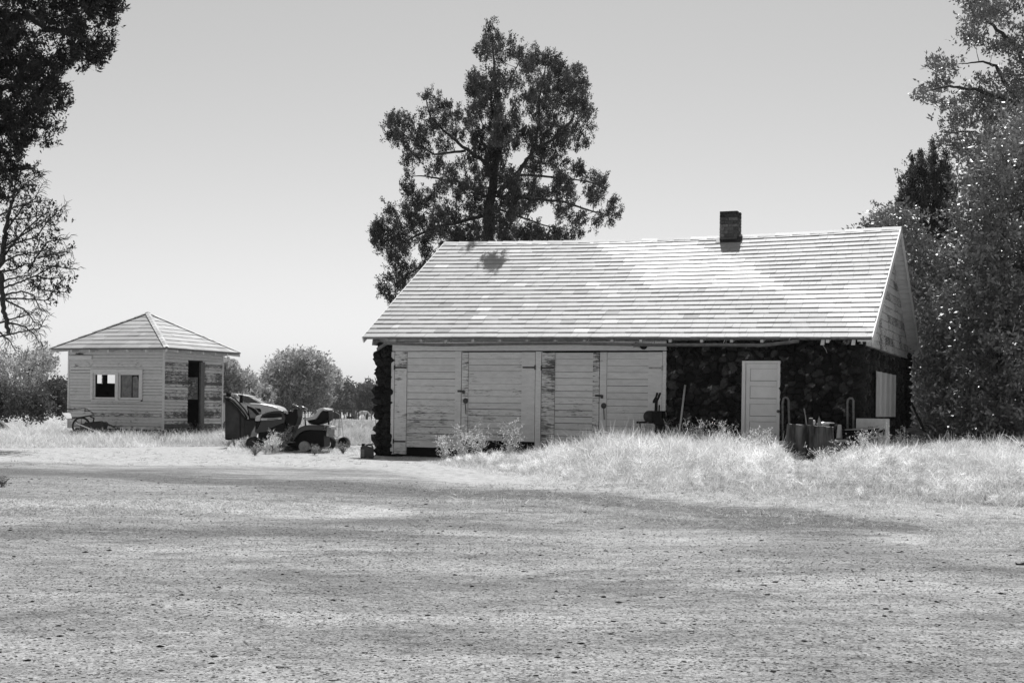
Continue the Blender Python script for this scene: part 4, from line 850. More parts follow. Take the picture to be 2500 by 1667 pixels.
for i in range(4):
    a, ap = Vector(cn[i]), Vector((CXs, CYs, ZAP + .01))
    for k in range(14):
        hc.t = random.uniform(.5, .78); p, q = a.lerp(ap, k/14), a.lerp(ap, (k + 1.1)/14); d = (q - p).normalized(); sd2 = d.cross(Vector((0, 0, 1))).normalized()*.075
        up_ = Vector((0, 0, .045)); dn = Vector((0, 0, .012)); hc.add([p + up_, q + up_*.8, q + sd2 + dn*.6, p + sd2 + dn, q - sd2 + dn*.6, p - sd2 + dn], [(0, 1, 2, 3), (1, 0, 5, 4)])
hc.build('hip_cap', M['roof'], sroof, False, 0, True)
def tail(x, y, dx, dy, ln=EO):
    rt = MB(); s_ = Vector((-dy, dx, 0))*.025; p0 = Vector((x, y, 0)); p1 = p0 + Vector((dx, dy, 0))*ln
    rt.hexa([p0 - s_ + Vector((0, 0, ST - .10)), p0 + s_ + Vector((0, 0, ST - .10)), p1 + s_ + Vector((0, 0, ZEV - .11)), p1 - s_ + Vector((0, 0, ZEV - .11)), p0 - s_ + Vector((0, 0, ST + .08)), p0 + s_ + Vector((0, 0, ST + .08)), p1 + s_ + Vector((0, 0, ZEV - .03)), p1 - s_ + Vector((0, 0, ZEV - .03))]); rt.build('rafter_tail', M['frame'], shed)
for i in range(5): tail(-SLN + .35 + i*.66, 0, 0, -1, EO - .05)
for i in range(5): tail(0, .2 + i*.6, 1, 0, EO - .05)
for sx_, sy_ in ((-1, -1), (1, -1), (1, 1), (-1, 1)): tail(CXs + sx_*SLN/2, CYs + sy_*SM/2, sx_*.7071, sy_*.7071, EO*1.36)
fs = MB()
for i in range(4):
    a, b = Vector(cn[i]), Vector(cn[(i + 1) % 4]); c_ = Vector((CXs, CYs, ZEV)); a = c_ + (a - c_)*.985; b = c_ + (b - c_)*.985; fs.beam(a - Vector((0, 0, .029)), b - Vector((0, 0, .029)), .02, .016)
fs.build('fascia', M['timber'], shed)
# ------------------------------------------------------------------ riding mower (1 picture unit = 1 mm at its distance)
o_ = G(742, 1107)
mower = empty('riding_mower', o_, -R(8), 'weathered riding mower with a pale lettered hood stripe and a tyreless rear wheel disc', 'mower')
mz = lambda p: [((a - 1490)*.00102, (1245 - b)*.00101) for a, b in p]
def mp(name, pts, y0, y1, mat, parent=mower, bevel=.012, taper=1.0):
    return MB().prism(mz(pts), y0, y1, taper).build(name, M[mat], parent, False, bevel)
hood = mp('hood', [(390,505),(370,560),(320,680),(240,730),(250,790),(330,800),(540,770),(640,690),(780,620),(880,580),(960,560),(985,420),(960,330),(910,262),(860,258),(700,268),(560,300),(430,350),(400,375)], .2, .72, 'hoodgreen', bevel=.07)
mp('headlight', [(256,512),(268,415),(300,385),(398,374),(392,440),(376,512)], .19, .73, 'lamp', bevel=.02)
mp('grille', [(262,514),(374,514),(352,600),(310,690),(250,715)], .23, .69, 'black')
mp('side_vent', [(440,400),(560,342),(700,325),(860,325),(890,350),(905,400),(895,412),(700,432),(440,438)], .188, .21, 'black', hood, .003)
stripe = mp('hood_stripe', [(397,497),(405,446),(700,438),(890,416),(903,440),(880,462),(700,482)], .184, .21, 'yellow', hood, .003)
for word, zx in (('JOHN', 618), ('DEERE', 752)):
    cu = bpy.data.curves.new('lettering', 'FONT'); cu.body = word; cu.size = .046; cu.extrude = .002; cu.align_x = 'CENTER'; cu.space_character = 1.1
    to = bpy.data.objects.new('lettering_curve', cu); COL.objects.link(to); bpy.context.view_layer.update()
    tm = bpy.data.meshes.new_from_object(to.evaluated_get(bpy.context.evaluated_depsgraph_get())); bpy.data.objects.remove(to)
    tm.transform(Matrix.Translation(((zx - 1490)*.00102, .180, (1245 - 478 + (zx - 680)*.05)*.00101)) @ Matrix.Rotation(R(-3), 4, 'Y') @ Matrix.Rotation(R(90), 4, 'X')); tm.materials.clear(); tm.materials.append(M['black'])
    link(bpy.data.objects.new('lettering', tm), stripe)
dash = mp('dashboard', [(945,330),(1000,265),(1060,258),(1130,300),(1175,215),(1240,220),(1250,330),(1262,400),(1215,590),(1180,600),(1135,830),(1145,870),(1010,880),(1000,600),(965,560)], .25, .66, 'black', bevel=.02)
mp('dash_panel', [(950,300),(1000,268),(1030,290),(1040,335),(1000,345)], .235, .60, 'midmetal', dash)
for q in (1060, 1110, 1150):
    kb = MB(); (x, z), = mz([(q, 300)]); kb.tube([(x, .28, z - .04), (x + .02, .27, z + .03)], .008, 6); kb.blob((x + .02, .27, z + .035), (.018, .018, .014), .05, 1, 1); kb.build('control_lever', M['midmetal'], dash)
sw_ = MB(); (x, z), = mz([(1250, 172)]); rot = Matrix.Rotation(R(20), 3, 'Y'); pts = []
ring = [rot @ Vector((.175*math.cos(a), .175*math.sin(a), 0)) + Vector((x, .45, z)) for a in np.linspace(0, 2*math.pi, 33)]
sw_.tube(ring, .023, 8, False)
for a in (.5, 2.6, 4.7): sw_.tube([rot @ Vector((.17*math.cos(a), .17*math.sin(a), 0)) + Vector((x, .45, z)), rot @ Vector((0, 0, -.03)) + Vector((x, .45, z))], .013, 6)
sw_.tube([rot @ Vector((0, 0, -.01)) + Vector((x, .45, z)), rot @ Vector((-.03, 0, -.14)) + Vector((x, .45, z))], .03, 10); sw_.build('steering_wheel', M['steer'], mower, True)
seat = mp('seat', [(1440,425),(1480,405),(1640,370),(1690,330),(1740,230),(1790,195),(1880,188),(1950,205),(1982,240),(1960,252),(1850,245),(1800,295),(1722,420),(1690,452),(1500,482),(1440,470)], .22, .68, 'yellow', bevel=.02)
mp('seat_shell', [(1480,490),(1700,457),(1732,422),(1812,292),(1852,246),(1972,248),(1987,300),(1960,480),(1890,520),(1760,572),(1540,560)], .24, .66, 'black', seat, .02)
for a, b, kn in (((1425, 600), (1415, 270), .035), ((1440, 600), (1420, 420), 0), ((1975, 570), (1975, 330), .026), ((1990, 575), (1990, 500), 0), ((1760, 575), (1560, 560), 0)):
    kb = MB(); (x0, z0), (x1, z1) = mz([a, b]); kb.tube([(x0, .3, z0), (x1, .3, z1)], .013, 6)
    if kn: kb.blob((x1, .3, z1), (kn, kn, kn*.8), .1, 1, 1)
    kb.build('side_lever' if kn else 'seat_bracket', M['black'], seat)
mp('fender', [(1195,965),(1230,880),(1290,720),(1380,640),(1500,592),(1680,575),(1930,590),(1950,620),(1945,700),(1880,705),(1600,700),(1480,720),(1390,770),(1300,860),(1235,965)], .0, .92, 'hoodgreen', bevel=.045)
mp('chassis', [(330,765),(540,765),(640,685),(780,615),(965,555),(1010,880),(1240,960),(1300,860),(1400,765),(1500,715),(1900,710),(1890,850),(1900,1080),(1640,1180),(1250,1150),(1000,1050),(500,1020),(330,940)], .23, .76, 'black', bevel=0)
mp('rear_bracket', [(1935,592),(2030,620),(2052,690),(1992,690),(2000,800),(2035,850),(1935,840),(1947,702)], .25, .8, 'midmetal')
mp('mower_deck', [(640,1045),(760,1075),(1040,1100),(1240,1105),(1250,1190),(700,1195),(620,1120)], -.05, .9, 'darkmetal', bevel=.03)
mp('footrest', [(830,975),(950,975),(1220,985),(1240,1000),(950,1000),(830,993)], .0, .9, 'midmetal', bevel=.003)
def wheel(name, c, y, r, w, parent, tyre=True, hubmat='darkmetal'):
    (x, z), = mz([c]); rot = Matrix.Rotation(R(-90), 3, 'X'); root = None
    hb = MB(); hb.lathe([(0, -.02), (.03, -.02), (.035, .0), (r*.35, .012), (r*.42, .0), (r*.55, .0), (r*.6, -.018), (r*.64, -.018), (r*.66, w)], (x, y, z), rot, 28); root = hb.build(name, M[hubmat], parent, True)
    if tyre:
        tb_ = MB(); tb_.lathe([(r*.62, .02), (r*.7, -.01), (r*.88, -.005), (r*.97, w*.2), (r, w*.5), (r*.97, w*.8), (r*.88, w), (r*.62, w)], (x, y, z), rot, 32); tb_.build('tyre', M['rubber'], root, True)
    return root
wheel('front_wheel', (262, 1035), .02, .175, .15, mower); wheel('front_wheel', (262, 1035), .72, .175, .15, mower)
wheel('rear_wheel', (1490, 1082), -.01, .19, .1, mower, False, 'hub'); wheel('rear_wheel', (1490, 1040), .72, .24, .2, mower)
ty = MB(); rot = Matrix.Rotation(R(-78), 3, 'X') @ Matrix.Rotation(R(12), 3, 'Y'); p = G(795, 1102) + Vector((0, .1, .19))
ty.lathe([(.11, .03), (.12, -.0), (.17, -.01), (.2, .02), (.205, .1), (.2, .17), (.17, .2), (.12, .19), (.11, .16), (.105, .1), (.11, .03)], p, rot, 30)
tag(ty.build('rubber_ring', M['rubber'], None, True), 'worn black tyre standing in the weeds just behind the mower', 'tyre')
p = G(834, 1100) + Vector((0, .1, .15)); rot = Matrix.Rotation(R(32), 3, 'Z') @ Matrix.Rotation(R(90), 3, 'X'); drum = empty('steel_rim', p - Vector((0, 0, .15)), 0, 'short pale metal rim lying on its side between the mower and the fuel can', 'rim')
MB().lathe([(.165, -.1), (.185, -.1), (.18, -.06), (.18, .06), (.185, .1), (.165, .1), (.16, .06), (.16, -.06), (.165, -.1)], (0, 0, .17), rot, 36).build('band', M['midmetal'], drum, True)
MB().lathe([(0, -.06), (.162, -.06)], (0, 0, .17), rot, 36).build('disc', M['black'], drum)  # black disc stands in for the shade inside the open rim
# fuel can
c = G(896, 1118); can = empty('fuel_can', c, R(8), 'dark plastic fuel can standing at the left corner of the stone garage', 'can')
q = MB().prism([(-.14, 0), (.14, 0), (.145, .03), (.14, .205), (.125, .235), (.02, .255), (-.05, .262), (-.10, .262), (-.14, .235)], -.09, .09).build('body', M['can'], can, False, .02)
hb = MB(); hb.tube([(-.03, 0, .25), (.02, 0, .285), (.10, 0, .27), (.125, 0, .225)], .018, 8); hb.build('handle', M['can'], can, True)
hb = MB(); hb.lathe([(0, .0), (.036, .0), (.036, .045), (.03, .055), (0, .055)], (-.085, 0, .255), None, 18); hb.build('cap', M['black'], can)
lb = MB(); lb.box((-.098, -.092, .11), (.07, .006, .16)); lb.build('sticker', M['tube'], can)
pb = MB(); a, b = G(877, 1094), G(920, 1093); pb.beam(a + Vector((0, 0, .1)), b + Vector((.2, 0, .12)), .16, .03)
tag(pb.build('pale_board', M['plank'], None), 'pale board lying in the weeds behind the fuel can', 'board')
hp = MB(); cpt = P(913, 1009, 34); hp.tube([cpt + Vector((.055*math.cos(a), 0, .065*math.sin(a))) for a in np.linspace(0, 6.283, 21)], .008, 5, False); hp.tube([cpt + Vector((.02, 0, -.06)), P(917, 1022, 34), P(920, 1105, 33.6)], .008, 5)
tag(hp.build('hooped_rod', M['tube'], None), 'thin rod with a ring on top leaning by the left stone corner', 'rod')
# two old cars between shed and mower
az = lambda p, Y, o: [((P(540 + a/13.07, 940 + b/13.07, Y) - o).x, (P(540 + a/13.07, 940 + b/13.07, Y) - o).z) for a, b in p]
YC = 45.0; o_ = P(640, 1000, YC); o_.z = float(g(o_.x, YC)); car = empty('pale_car', o_, 0, 'pale old car nosing out from behind the shed with a raked windscreen', 'car')
ap = lambda name, pts, y0, y1, mat, par, bev=.03: MB().prism(az(pts, YC, o_), y0, y1).build(name, M[mat], par, False, bev)
body = ap('body', [(-500,560),(740,560),(1260,588),(1600,648),(1780,712),(1870,800),(1885,900),(1890,1250),(1850,1560),(-500,1560)], 0, 1.55, 'carpale', car, .07)
ap('roof', [(-500,272),(290,258),(600,296),(850,348),(850,368),(600,318),(290,282),(-500,296)], .16, 1.4, 'carpale', car, .01)
def strut(name, a, b, y, r, mat, par, Y=YC, o=None):
    o = o or o_; q = az([a, b], Y, o); return MB().tube([(q[0][0], y, q[0][1]), (q[1][0], y, q[1][1])], r, 6).build(name, M[mat], par, True)
for y in (.16, 1.4): strut('windscreen_pillar', (850, 358), (1262, 592), y, .02, 'carpale', car); strut('door_pillar', (420, 290), (640, 480), y, .035, 'carpale', car)
ws = MB(); q = az([(850, 360), (1258, 588)], YC, o_); ws.add([(q[0][0], .17, q[0][1]), (q[1][0], .17, q[1][1]), (q[1][0], 1.39, q[1][1]), (q[0][0], 1.39, q[0][1])], [(0, 1, 2, 3)]); ws.build('windscreen', M['glassdark'], car)
ap('side_window', [(480, 312),(840, 366),(1220, 578),(880, 562),(700, 540),(640, 470)], .17, .18, 'glassdark', car, 0); ap('far_window', [(480, 312),(840, 366),(1220, 578),(880, 562),(640, 440)], 1.38, 1.39, 'glassdark', car, 0)
ap('fender_vent', [(1050,722),(1240,742),(1278,800),(1275,925),(1150,932)], -.012, .05, 'black', car, .01); ap('vent_slat', [(1140,850),(1262,862),(1262,905),(1150,900)], -.02, .0, 'carpale', car, .004)
ap('headlight', [(1790,825),(1872,835),(1880,870),(1800,868)], -.015, .2, 'glassdark', car, .01); ap('door_seam', [(1410,850),(1416,850),(1416,1400),(1410,1400)], -.006, .01, 'black', car, 0)
for x in (300, 1560):
    q = az([(x, 1420)], YC, o_)[0]; tb_ = MB(); tb_.lathe([(.0, -.02), (.2, -.03), (.3, -.02), (.33, .05), (.33, .15), (0, .15)], (q[0], -.01, .33), Matrix.Rotation(R(-90), 3, 'X'), 24); tb_.build('wheel', M['rubber'], car, True)
YD = 36.6; o2 = P(600, 1000, YD); o2.z = float(g(o2.x, YD)); dcar = empty('dark_car', o2, 0, 'dark rounded old car body with arched trim tight against the shed corner', 'car')
ap2 = lambda name, pts, y0, y1, mat, bev=.02: MB().prism(az(pts, YD, o2), y0, y1).build(name, M[mat], dcar, False, bev)
ap2('body', [(112,420),(230,440),(370,540),(540,720),(700,940),(800,1080),(1110,1085),(1112,1250),(970,1500),(900,1750),(112,1750)], 0, 1.0, 'cardark', .05)
ap2('quarter_frame', [(790,640),(930,690),(1060,760),(1160,880),(1245,1010),(1000,1090),(860,1080),(840,950)], .1, .3, 'black', .01)
ap2('quarter_window', [(835,735),(905,755),(990,830),(1150,1005),(1080,1055),(905,1052),(885,960)], .08, .12, 'glasspale', .01)  # pale pane colour stands in for light reflected in the glass
for k, (dx, dy, r_) in enumerate(((0, 0, .02), (12, -40, .014), (30, -85, .016))):
    q = az([(120 + dx, 425 + dy), (260 + dx, 425 + dy), (400 + dx, 520 + dy), (560 + dx, 690 + dy), (720 + dx, 880 + dy), (830 + dx, 1060 + dy)], YD, o2); MB().tube([(a, -.02 + .05*k, b) for a, b in q], r_, 8).build('arched_trim', M['black'] if k != 1 else M['midmetal'], dcar, True)  # pale middle tube stands in for a reflected line along the arch
for x in (610, 150): ap2('panel_seam', [(x, 760),(x + 14, 760),(x + 14, 1700),(x, 1700)], -.008, .01, 'black', 0)
M['panel'] = plain('dusty_dark_panel', .03, .75, 2.5, .5, spec=.3)
ap2('side_panel', [(140,560),(330,640),(500,800),(590,960),(596,1690),(140,1690)], -.012, .02, 'panel', .01); ap2('side_panel', [(640,1000),(745,1100),(745,1690),(640,1690)], -.012, .02, 'panel', .01)
strut('mirror_post', (620, 560), (625, 310), .1, .045, 'black', dcar, YD, o2); strut('aerial', (640, 320), (682, 105), .1, .009, 'tube', dcar, YD, o2); strut('mirror', (210, 400), (212, 240), .1, .07, 'black', dcar, YD, o2)
# wire plant cage
cg = MB(); cb_ = P(813, 1080, 36); cb_.z = 0; tpx = P(824, 1022, 36); 
for i in range(6):
    a = i*math.pi/3; cg.tube([(cb_.x + .30*math.cos(a), 36 + .30*math.sin(a), 0), (tpx.x + .1*math.cos(a), 36 + .1*math.sin(a), tpx.z)], .005, 4)
for f_ in (.42, .75): cg.tube([(cb_.x*(1 - f_) + tpx.x*f_ + (.3 - .2*f_)*math.cos(a), 36 + (.3 - .2*f_)*math.sin(a), tpx.z*f_) for a in np.linspace(0, 6.283, 17)], .005, 4, False)
tag(cg.build('wire_plant_cage', M['tube'], None), 'thin conical wire plant cage standing in the field grass behind the mower', 'plant cage')
# ------------------------------------------------------------------ things along the shed
cz = lambda p, Y, o: [(lambda w: (w.x, w.z))(P(130 + a*.0765, 980 + b*.0765, Y) - o) for a, b in p]
YW = 38.9; o3 = P(197, 1030, YW); o3.z = float(g(o3.x, YW)); cart = empty('hand_cart', o3, 0, 'old dark hand cart with flat tray, side rail and one big wheel', 'cart')
tp_ = cz([(400,360),(960,328),(1245,462),(900,530),(600,540)], YW, o3)
tr = MB(); z_ = [q[1] for q in tp_]; tr.add([(tp_[0][0], .5, tp_[0][1]), (tp_[1][0], .55, tp_[1][1]), (tp_[2][0], 0, tp_[2][1]), (tp_[3][0], -.12, tp_[3][1]), (tp_[4][0], -.1, tp_[4][1])], [(0, 1, 2, 3, 4)]); ob = tr.build('tray', M['darkmetal'], cart); sm = ob.modifiers.new('thick', 'SOLIDIFY'); sm.thickness = .04
q = cz([(100,262),(480,240),(900,212),(1000,230),(1215,365),(1242,462)], YW, o3); MB().tube([(a, .4 - .06*i, b) for i, (a, b) in enumerate(q)], .012, 6).build('side_rail', M['darkmetal'], cart, True)
q = cz([(912,215),(912,330)], YW, o3); MB().tube([(a, .3, b) for a, b in q], .014, 6).build('rail_post', M['darkmetal'], cart)
cc = cz([(860, 790)], YW, o3)[0]; wl = MB(); wl.tube([(cc[0] + .235*math.cos(a), .1, cc[1] + .235*math.sin(a)) for a in np.linspace(0, 6.283, 29)], .026, 8, False); wm = wl.build('wheel', M['darkmetal'], cart, True)
for i in range(4): MB().tube([(cc[0] + .23*math.cos(i*.785), .1, cc[1] + .23*math.sin(i*.785)), (cc[0] - .23*math.cos(i*.785), .1, cc[1] - .23*math.sin(i*.785))], .009, 5).build('spoke', M['darkmetal'], wm)
for a, b in (((1180, 480), (1310, 530)), ((1305, 530), (1270, 670))):
    q = cz([a, b], YW, o3); MB().tube([(q[0][0], 0, q[0][1]), (q[1][0], 0, q[1][1])], .02, 6).build('frame_leg', M['darkmetal'], cart)
q = cz([(95,365),(330,362),(600,532),(430,545)], 38.6, Vector((0, 0, 0))); pb = MB(); pb.hexa([(q[0][0], 39.1, q[0][1] - .02), (q[1][0], 39.2, q[1][1] - .02), (q[2][0], 38.6, q[2][1] - .02), (q[3][0], 38.6, q[3][1] - .02), (q[0][0], 39.1, q[0][1]), (q[1][0], 39.2, q[1][1]), (q[2][0], 38.6, q[2][1]), (q[3][0], 38.6, q[3][1])])
tag(pb.build('loose_board', M['plank'], None), 'pale tilted panel resting on the left end of the hand cart', 'board')
hr = empty('rusty_harrow', P(230, 1045, 38.6)*1, 0, 'low dark rusty farm implement lying in the weeds at the shed wall', 'farm tool'); hr.location.z = 0; oh = Vector(hr.location)
q = cz([(760,700),(1000,690),(1540,640),(1600,700),(1560,900),(1500,960),(950,900)], 38.6, oh); MB().prism(q, .1, .5).build('frame', M['darkmetal'], hr, False, .01)
for a, b in (((1560, 650), (1960, 820)), ((1550, 650), (1600, 950)), ((1010, 690), (1560, 640))):
    q = cz([a, b], 38.6, oh); MB().tube([(q[0][0], .0, q[0][1]), (q[1][0], .05, q[1][1])], .025, 6).build('bar', M['darkmetal'], hr)
q = cz([(760,690),(1180,860),(1400,950),(1540,985)], 38.3, Vector((0, 0, 0))); tag(MB().tube([(a, 38.2, b) for a, b in q], .014, 6).build('pale_stick', M['stick'], None, True), 'long pale bent stick slanting down in front of the shed', 'stick')
for i, (a, b, lb_) in enumerate((((0, 1345), (232, 1505), 'long weathered timber sloping into the grass at the far left edge'), ((-40, 1370), (130, 1480), 'shorter dark timber below the long one at the far left edge'))):
    p0, p1 = [P(x*.153, 820 + y*.153, 44) for x, y in (a, b)]; p0 = p0 + (p0 - p1)*1.2; bm_ = MB().beam(p0, p1 + Vector((0, -.3, -.05)), .16, .12); tag(bm_.build('timber', M['timber'] if i == 0 else M['pole'], None, False, .01), lb_, 'timber')
# utility pole far left
up_ = empty('utility_pole', (P(104, 1000, 110).x, 110, float(g(0, 110))), 0, 'thin wooden utility pole rising among the willow shrubs at far left', 'pole'); h_ = P(104, 853, 110).z - up_.location.z
MB().tube([(0, 0, -.3), (0, 0, h_)], [.14, .10], 10).build('post', M['pole'], up_, True); MB().beam((-.7, 0, h_ - .5), (.7, 0, h_ - .5), .1, .12).build('crossarm', M['pole'], up_)
# ------------------------------------------------------------------ things in front of the stone wall
Bw = lambda px, py, c: (lambda q: Vector((*(B.O + q[0]*B.u + c*B.v), q[1])))(B.hv(px, py, c))
a, b = Bw(1672.6, 940, -.12), Bw(1659, 1052, -.5); b2 = a + (b - a)*1.5
tag(MB().tube([a, b2], .02, 8).build('leaning_pole', M['stick'], None, True), 'pale straight pole leaning against the dark stone wall between garage doors and side door', 'pole')
def handtruck(pts, label, c):
    p = [Bw(x, y, c) for x, y in pts]; base = (p[0] + p[-1])/2; root = empty('hand_truck', (base.x, base.y, float(g(base.x, base.y))), -B.phi, label, 'hand truck'); inv = root.matrix_basis.inverted(); p = [inv @ q for q in p]
    p[0].z = p[-1].z = .08
    MB().tube(p, .022, 8).build('handle_frame', M['tube'], root, True)
    for f_ in (.25, .5, .75):
        q0, q1 = p[0].lerp(p[1], f_), p[-1].lerp(p[-2], f_*.9); MB().tube([q0, q1], .013, 6).build('crossbar', M['darkmetal'], root) if f_ < .6 else None
    MB().box(((p[0].x + p[-1].x)/2, -.12, .05), (abs(p[-1].x - p[0].x) + .12, .2, .012)).build('toe_plate', M['darkmetal'], root)
    for s_ in (p[0].x - .05, p[-1].x + .05): MB().lathe([(0, -.03), (.05, -.03), (.11, -.02), (.11, .02), (.05, .03), (0, .03)], (s_, .08, .12), Matrix.Rotation(R(90), 3, 'Y'), 16).build('wheel', M['rubber'], root, True)
handtruck([(1912, 1075), (1910.5, 985), (1913, 973), (1917.5, 969.5), (1921, 970), (1925, 976), (1929.5, 1072)], 'dull hand truck with a bent top standing right beside the side door', -.3)
handtruck([(2071, 1062), (2068.5, 984), (2070, 976), (2074, 972), (2080, 972), (2083, 977), (2085, 1060)], 'hand truck with a narrow looped handle standing behind the dark washtub', -.35)
# white cabinet
p = Bw(2126, 1085, -.55); cbn = empty('white_cabinet', (p.x, p.y, float(g(p.x, p.y))), -B.phi, 'white rust-spotted metal cabinet at the right corner of the stone wall', 'cabinet')
w_ = B.hv(2164, 1050, -.55)[0] - B.hv(2089.5, 1050, -.55)[0]; h_ = B.hv(2126, 1021.5, -.55)[1] - cbn.location.z
m, t = nt('rust_spotted_enamel'); n = noise(t, 14, 5); M['rustwhite'] = finish(m, t, ramp(t, n, [(.25, .06), (.36, .5), (.7, .62)]), .45, 0, n, .1, .005)
MB().box((0, .23, h_/2), (w_, .46, h_)).build('casing', M['rustwhite'], cbn, False, .012)
for i in range(3): MB().box((-.05 + i*.035, -.004, h_ - .16), (.018, .012, .012)).build('vent_slot', M['black'], cbn)
MB().box((w_*.42, -.006, h_ - .25), (.02, .02, .12)).build('handle', M['darkmetal'], cbn, False, .004)
# dark washtub
p = Bw(2108, 1062, -1.0); tub = empty('washtub', (p.x, p.y, float(g(p.x, p.y))), 0, 'dark oval washtub with a bright rim and side handles, right of the tree stump', 'tub')
hz_ = B.hv(2108, 1047, -1.0)[1] - tub.location.z; tb_ = MB(); tb_.lathe([(0, .03), (.24, .03), (.27, .1), (.31, hz_ - .02), (.33, hz_), (.325, hz_ + .012), (.30, hz_), (.26, .1), (0, .06)], (0, 0, 0), Matrix.Rotation(R(-3), 3, 'Y'), 32, 1.0, .75); tb_.build('bowl', M['black'], tub, True)
rm = MB(); rr_ = Matrix.Rotation(R(-4), 3, 'Y'); rm.tube([rr_ @ Vector((.325*math.cos(a), .245*math.sin(a), hz_ + .005)) for a in np.linspace(0, 6.283, 37)], .011, 6, False); rm.build('rim', M['midmetal'], tub, True)
for s_ in (-1, 1): MB().tube([(s_*.29, -.07, hz_ - .06), (s_*.385, -.05, hz_ - .02), (s_*.385, .05, hz_ - .02), (s_*.29, .07, hz_ - .06)], .016, 6).build('handle', M['black'], tub, True)
# cone, boards, stump
p = Bw(2049, 1069, -.95); hz_ = B.hv(2049, 1036, -.95)[1]; z0 = B.hv(2049, 1070, -.95)[1]
tag(MB().lathe([(0, 0), (.062, 0), (.058, .02), (.036, hz_ - z0 - .02), (.032, hz_ - z0), (0, hz_ - z0)], (p.x, p.y, z0), None, 18).build('white_cone', M['rustwhite'], None, True), 'small white tapered post standing between the stump and the washtub', 'post')
pl = MB(); a, b = Bw(1903, 1079, -1.0), Bw(2072, 1075, -.9); pl.beam(a, b, .5, .05); tag(pl.build('pale_plank', M['plank'], None, False, .006), 'long pale plank lying behind the stump along the wall', 'plank')
a, b = Bw(1900, 1092, -1.1), Bw(2060, 1090, -1.0); tag(MB().beam(a, b, .5, .10).build('plank_block', M['timber'], None, False, .01), 'dark timber under the long pale plank behind the stump', 'timber')
Ys = 26.0; sx0 = P(1976, 1100, Ys); sz0 = float(g(sx0.x, Ys)); stump = empty('tree_stump', (sx0.x, Ys, sz0), 0, 'thick fluted grey tree stump with junk on its cut top', 'stump')
ht = P(1976, 1038, Ys).z - sz0; sb_ = MB(); v = []; f = []; n = 90; prof = [(-.15, 1.6), (.05, 1.42), (.15, 1.2), (.3, 1.03), (.5, 1.0), (.8, .98), (1.0, .97)]
for k, (zf, rf) in enumerate(prof):
    for j in range(n):
        a = 2*math.pi*j/n; fl2 = -abs(mnoise.noise((math.cos(a)*4.2, math.sin(a)*4.2, zf*.4)))*.24 + .05 + mnoise.noise((math.cos(a)*9, math.sin(a)*9, zf*.6))*.08
        r = .385*(rf + fl2*(1.6 - zf*.7)); lift = ht*zf + (-.022*math.cos(a) + .012*mnoise.noise((math.cos(a)*4, math.sin(a)*4, 9)) if k == len(prof) - 1 else 0); v.append((r*math.cos(a)*1.08, r*math.sin(a)*.9, lift))
for k in range(len(prof) - 1):
    for j in range(n): f.append((k*n + j, k*n + (j + 1) % n, (k + 1)*n + (j + 1) % n, (k + 1)*n + j))
sb_.add(v, f); sb_.build('trunk', M['stump'], stump)
top = v[-n:]; tpm = MB(); tpm.add(top + [(0, 0, ht)], [(j, (j + 1) % n, n) for j in range(n)]); tpm.build('cut_face', M['cut'], stump)
for a_, ln in ((3.9, .5), (4.6, .45), (5.3, .5), (3.3, .4)):
    MB().tube([(.3*math.cos(a_), .27*math.sin(a_), .2), (.42*math.cos(a_), .38*math.sin(a_), .07), ((.35 + ln*.6)*math.cos(a_), (.3 + ln*.6)*math.sin(a_), -.05)], [.1, .09, .03], 8).build('root', M['stump'], stump, True)
def onstump(dx, dy): return Vector((sx0.x + dx, Ys + dy, sz0 + ht + .004 - .022*dx/.35))
p = onstump(.03, .05); ca = empty('tin_can', p, 0, 'dark tin with a pale lid on the stump', 'tin'); MB().lathe([(0, 0), (.04, 0), (.04, .12), (0, .12)], (0, 0, 0), None, 18).build('body', M['darkmetal'], ca); MB().lathe([(0, .121), (.036, .121), (.034, .135), (0, .138)], (0, 0, 0), None, 18).build('lid', M['white'], ca)
p = onstump(-.06, .0); tag(MB().tube([p, p + Vector((-.02, 0, .16)), p + Vector((-.05, .0, .30))], .011, 6).build('iron_rod', M['tube'], None, True), 'thin iron rod sticking up from the stump', 'rod')
p = onstump(.17, -.02); tag(MB().add([p + Vector(q) for q in ((-.05, -.02, 0), (.05, -.02, 0), (.04, .03, 0), (-.04, .03, 0), (-.01, 0, .19))], [(0, 1, 4), (1, 2, 4), (2, 3, 4), (3, 0, 4), (0, 3, 2, 1)]).build('metal_wedge', M['tube'], None), 'grey splitting wedge standing on its end on the stump', 'wedge')
p = onstump(.26, .1); tag(MB().blob(p + Vector((0, 0, .04)), (.1, .07, .035), .4, 2.5, 2).build('crumpled_sheet', M['white'], None), 'crumpled white sheet on the right side of the stump', 'sheet')
p = onstump(.10, .14); tag(MB().blob(p + Vector((0, 0, .05)), (.035, .03, .05), .2, 2, 2).build('white_jar', M['white'], None, True), 'small white jar between the tin and the crumpled sheet on the stump', 'jar')
p = onstump(.36, .1); tag(MB().lathe([(0, 0), (.11, 0), (.115, .015), (.1, .02), (0, .022)], p + Vector((0, .0, .055)), None, 20).build('dish', M['midmetal'], None, True), 'flat metal lid overhanging the right edge of the stump', 'lid')
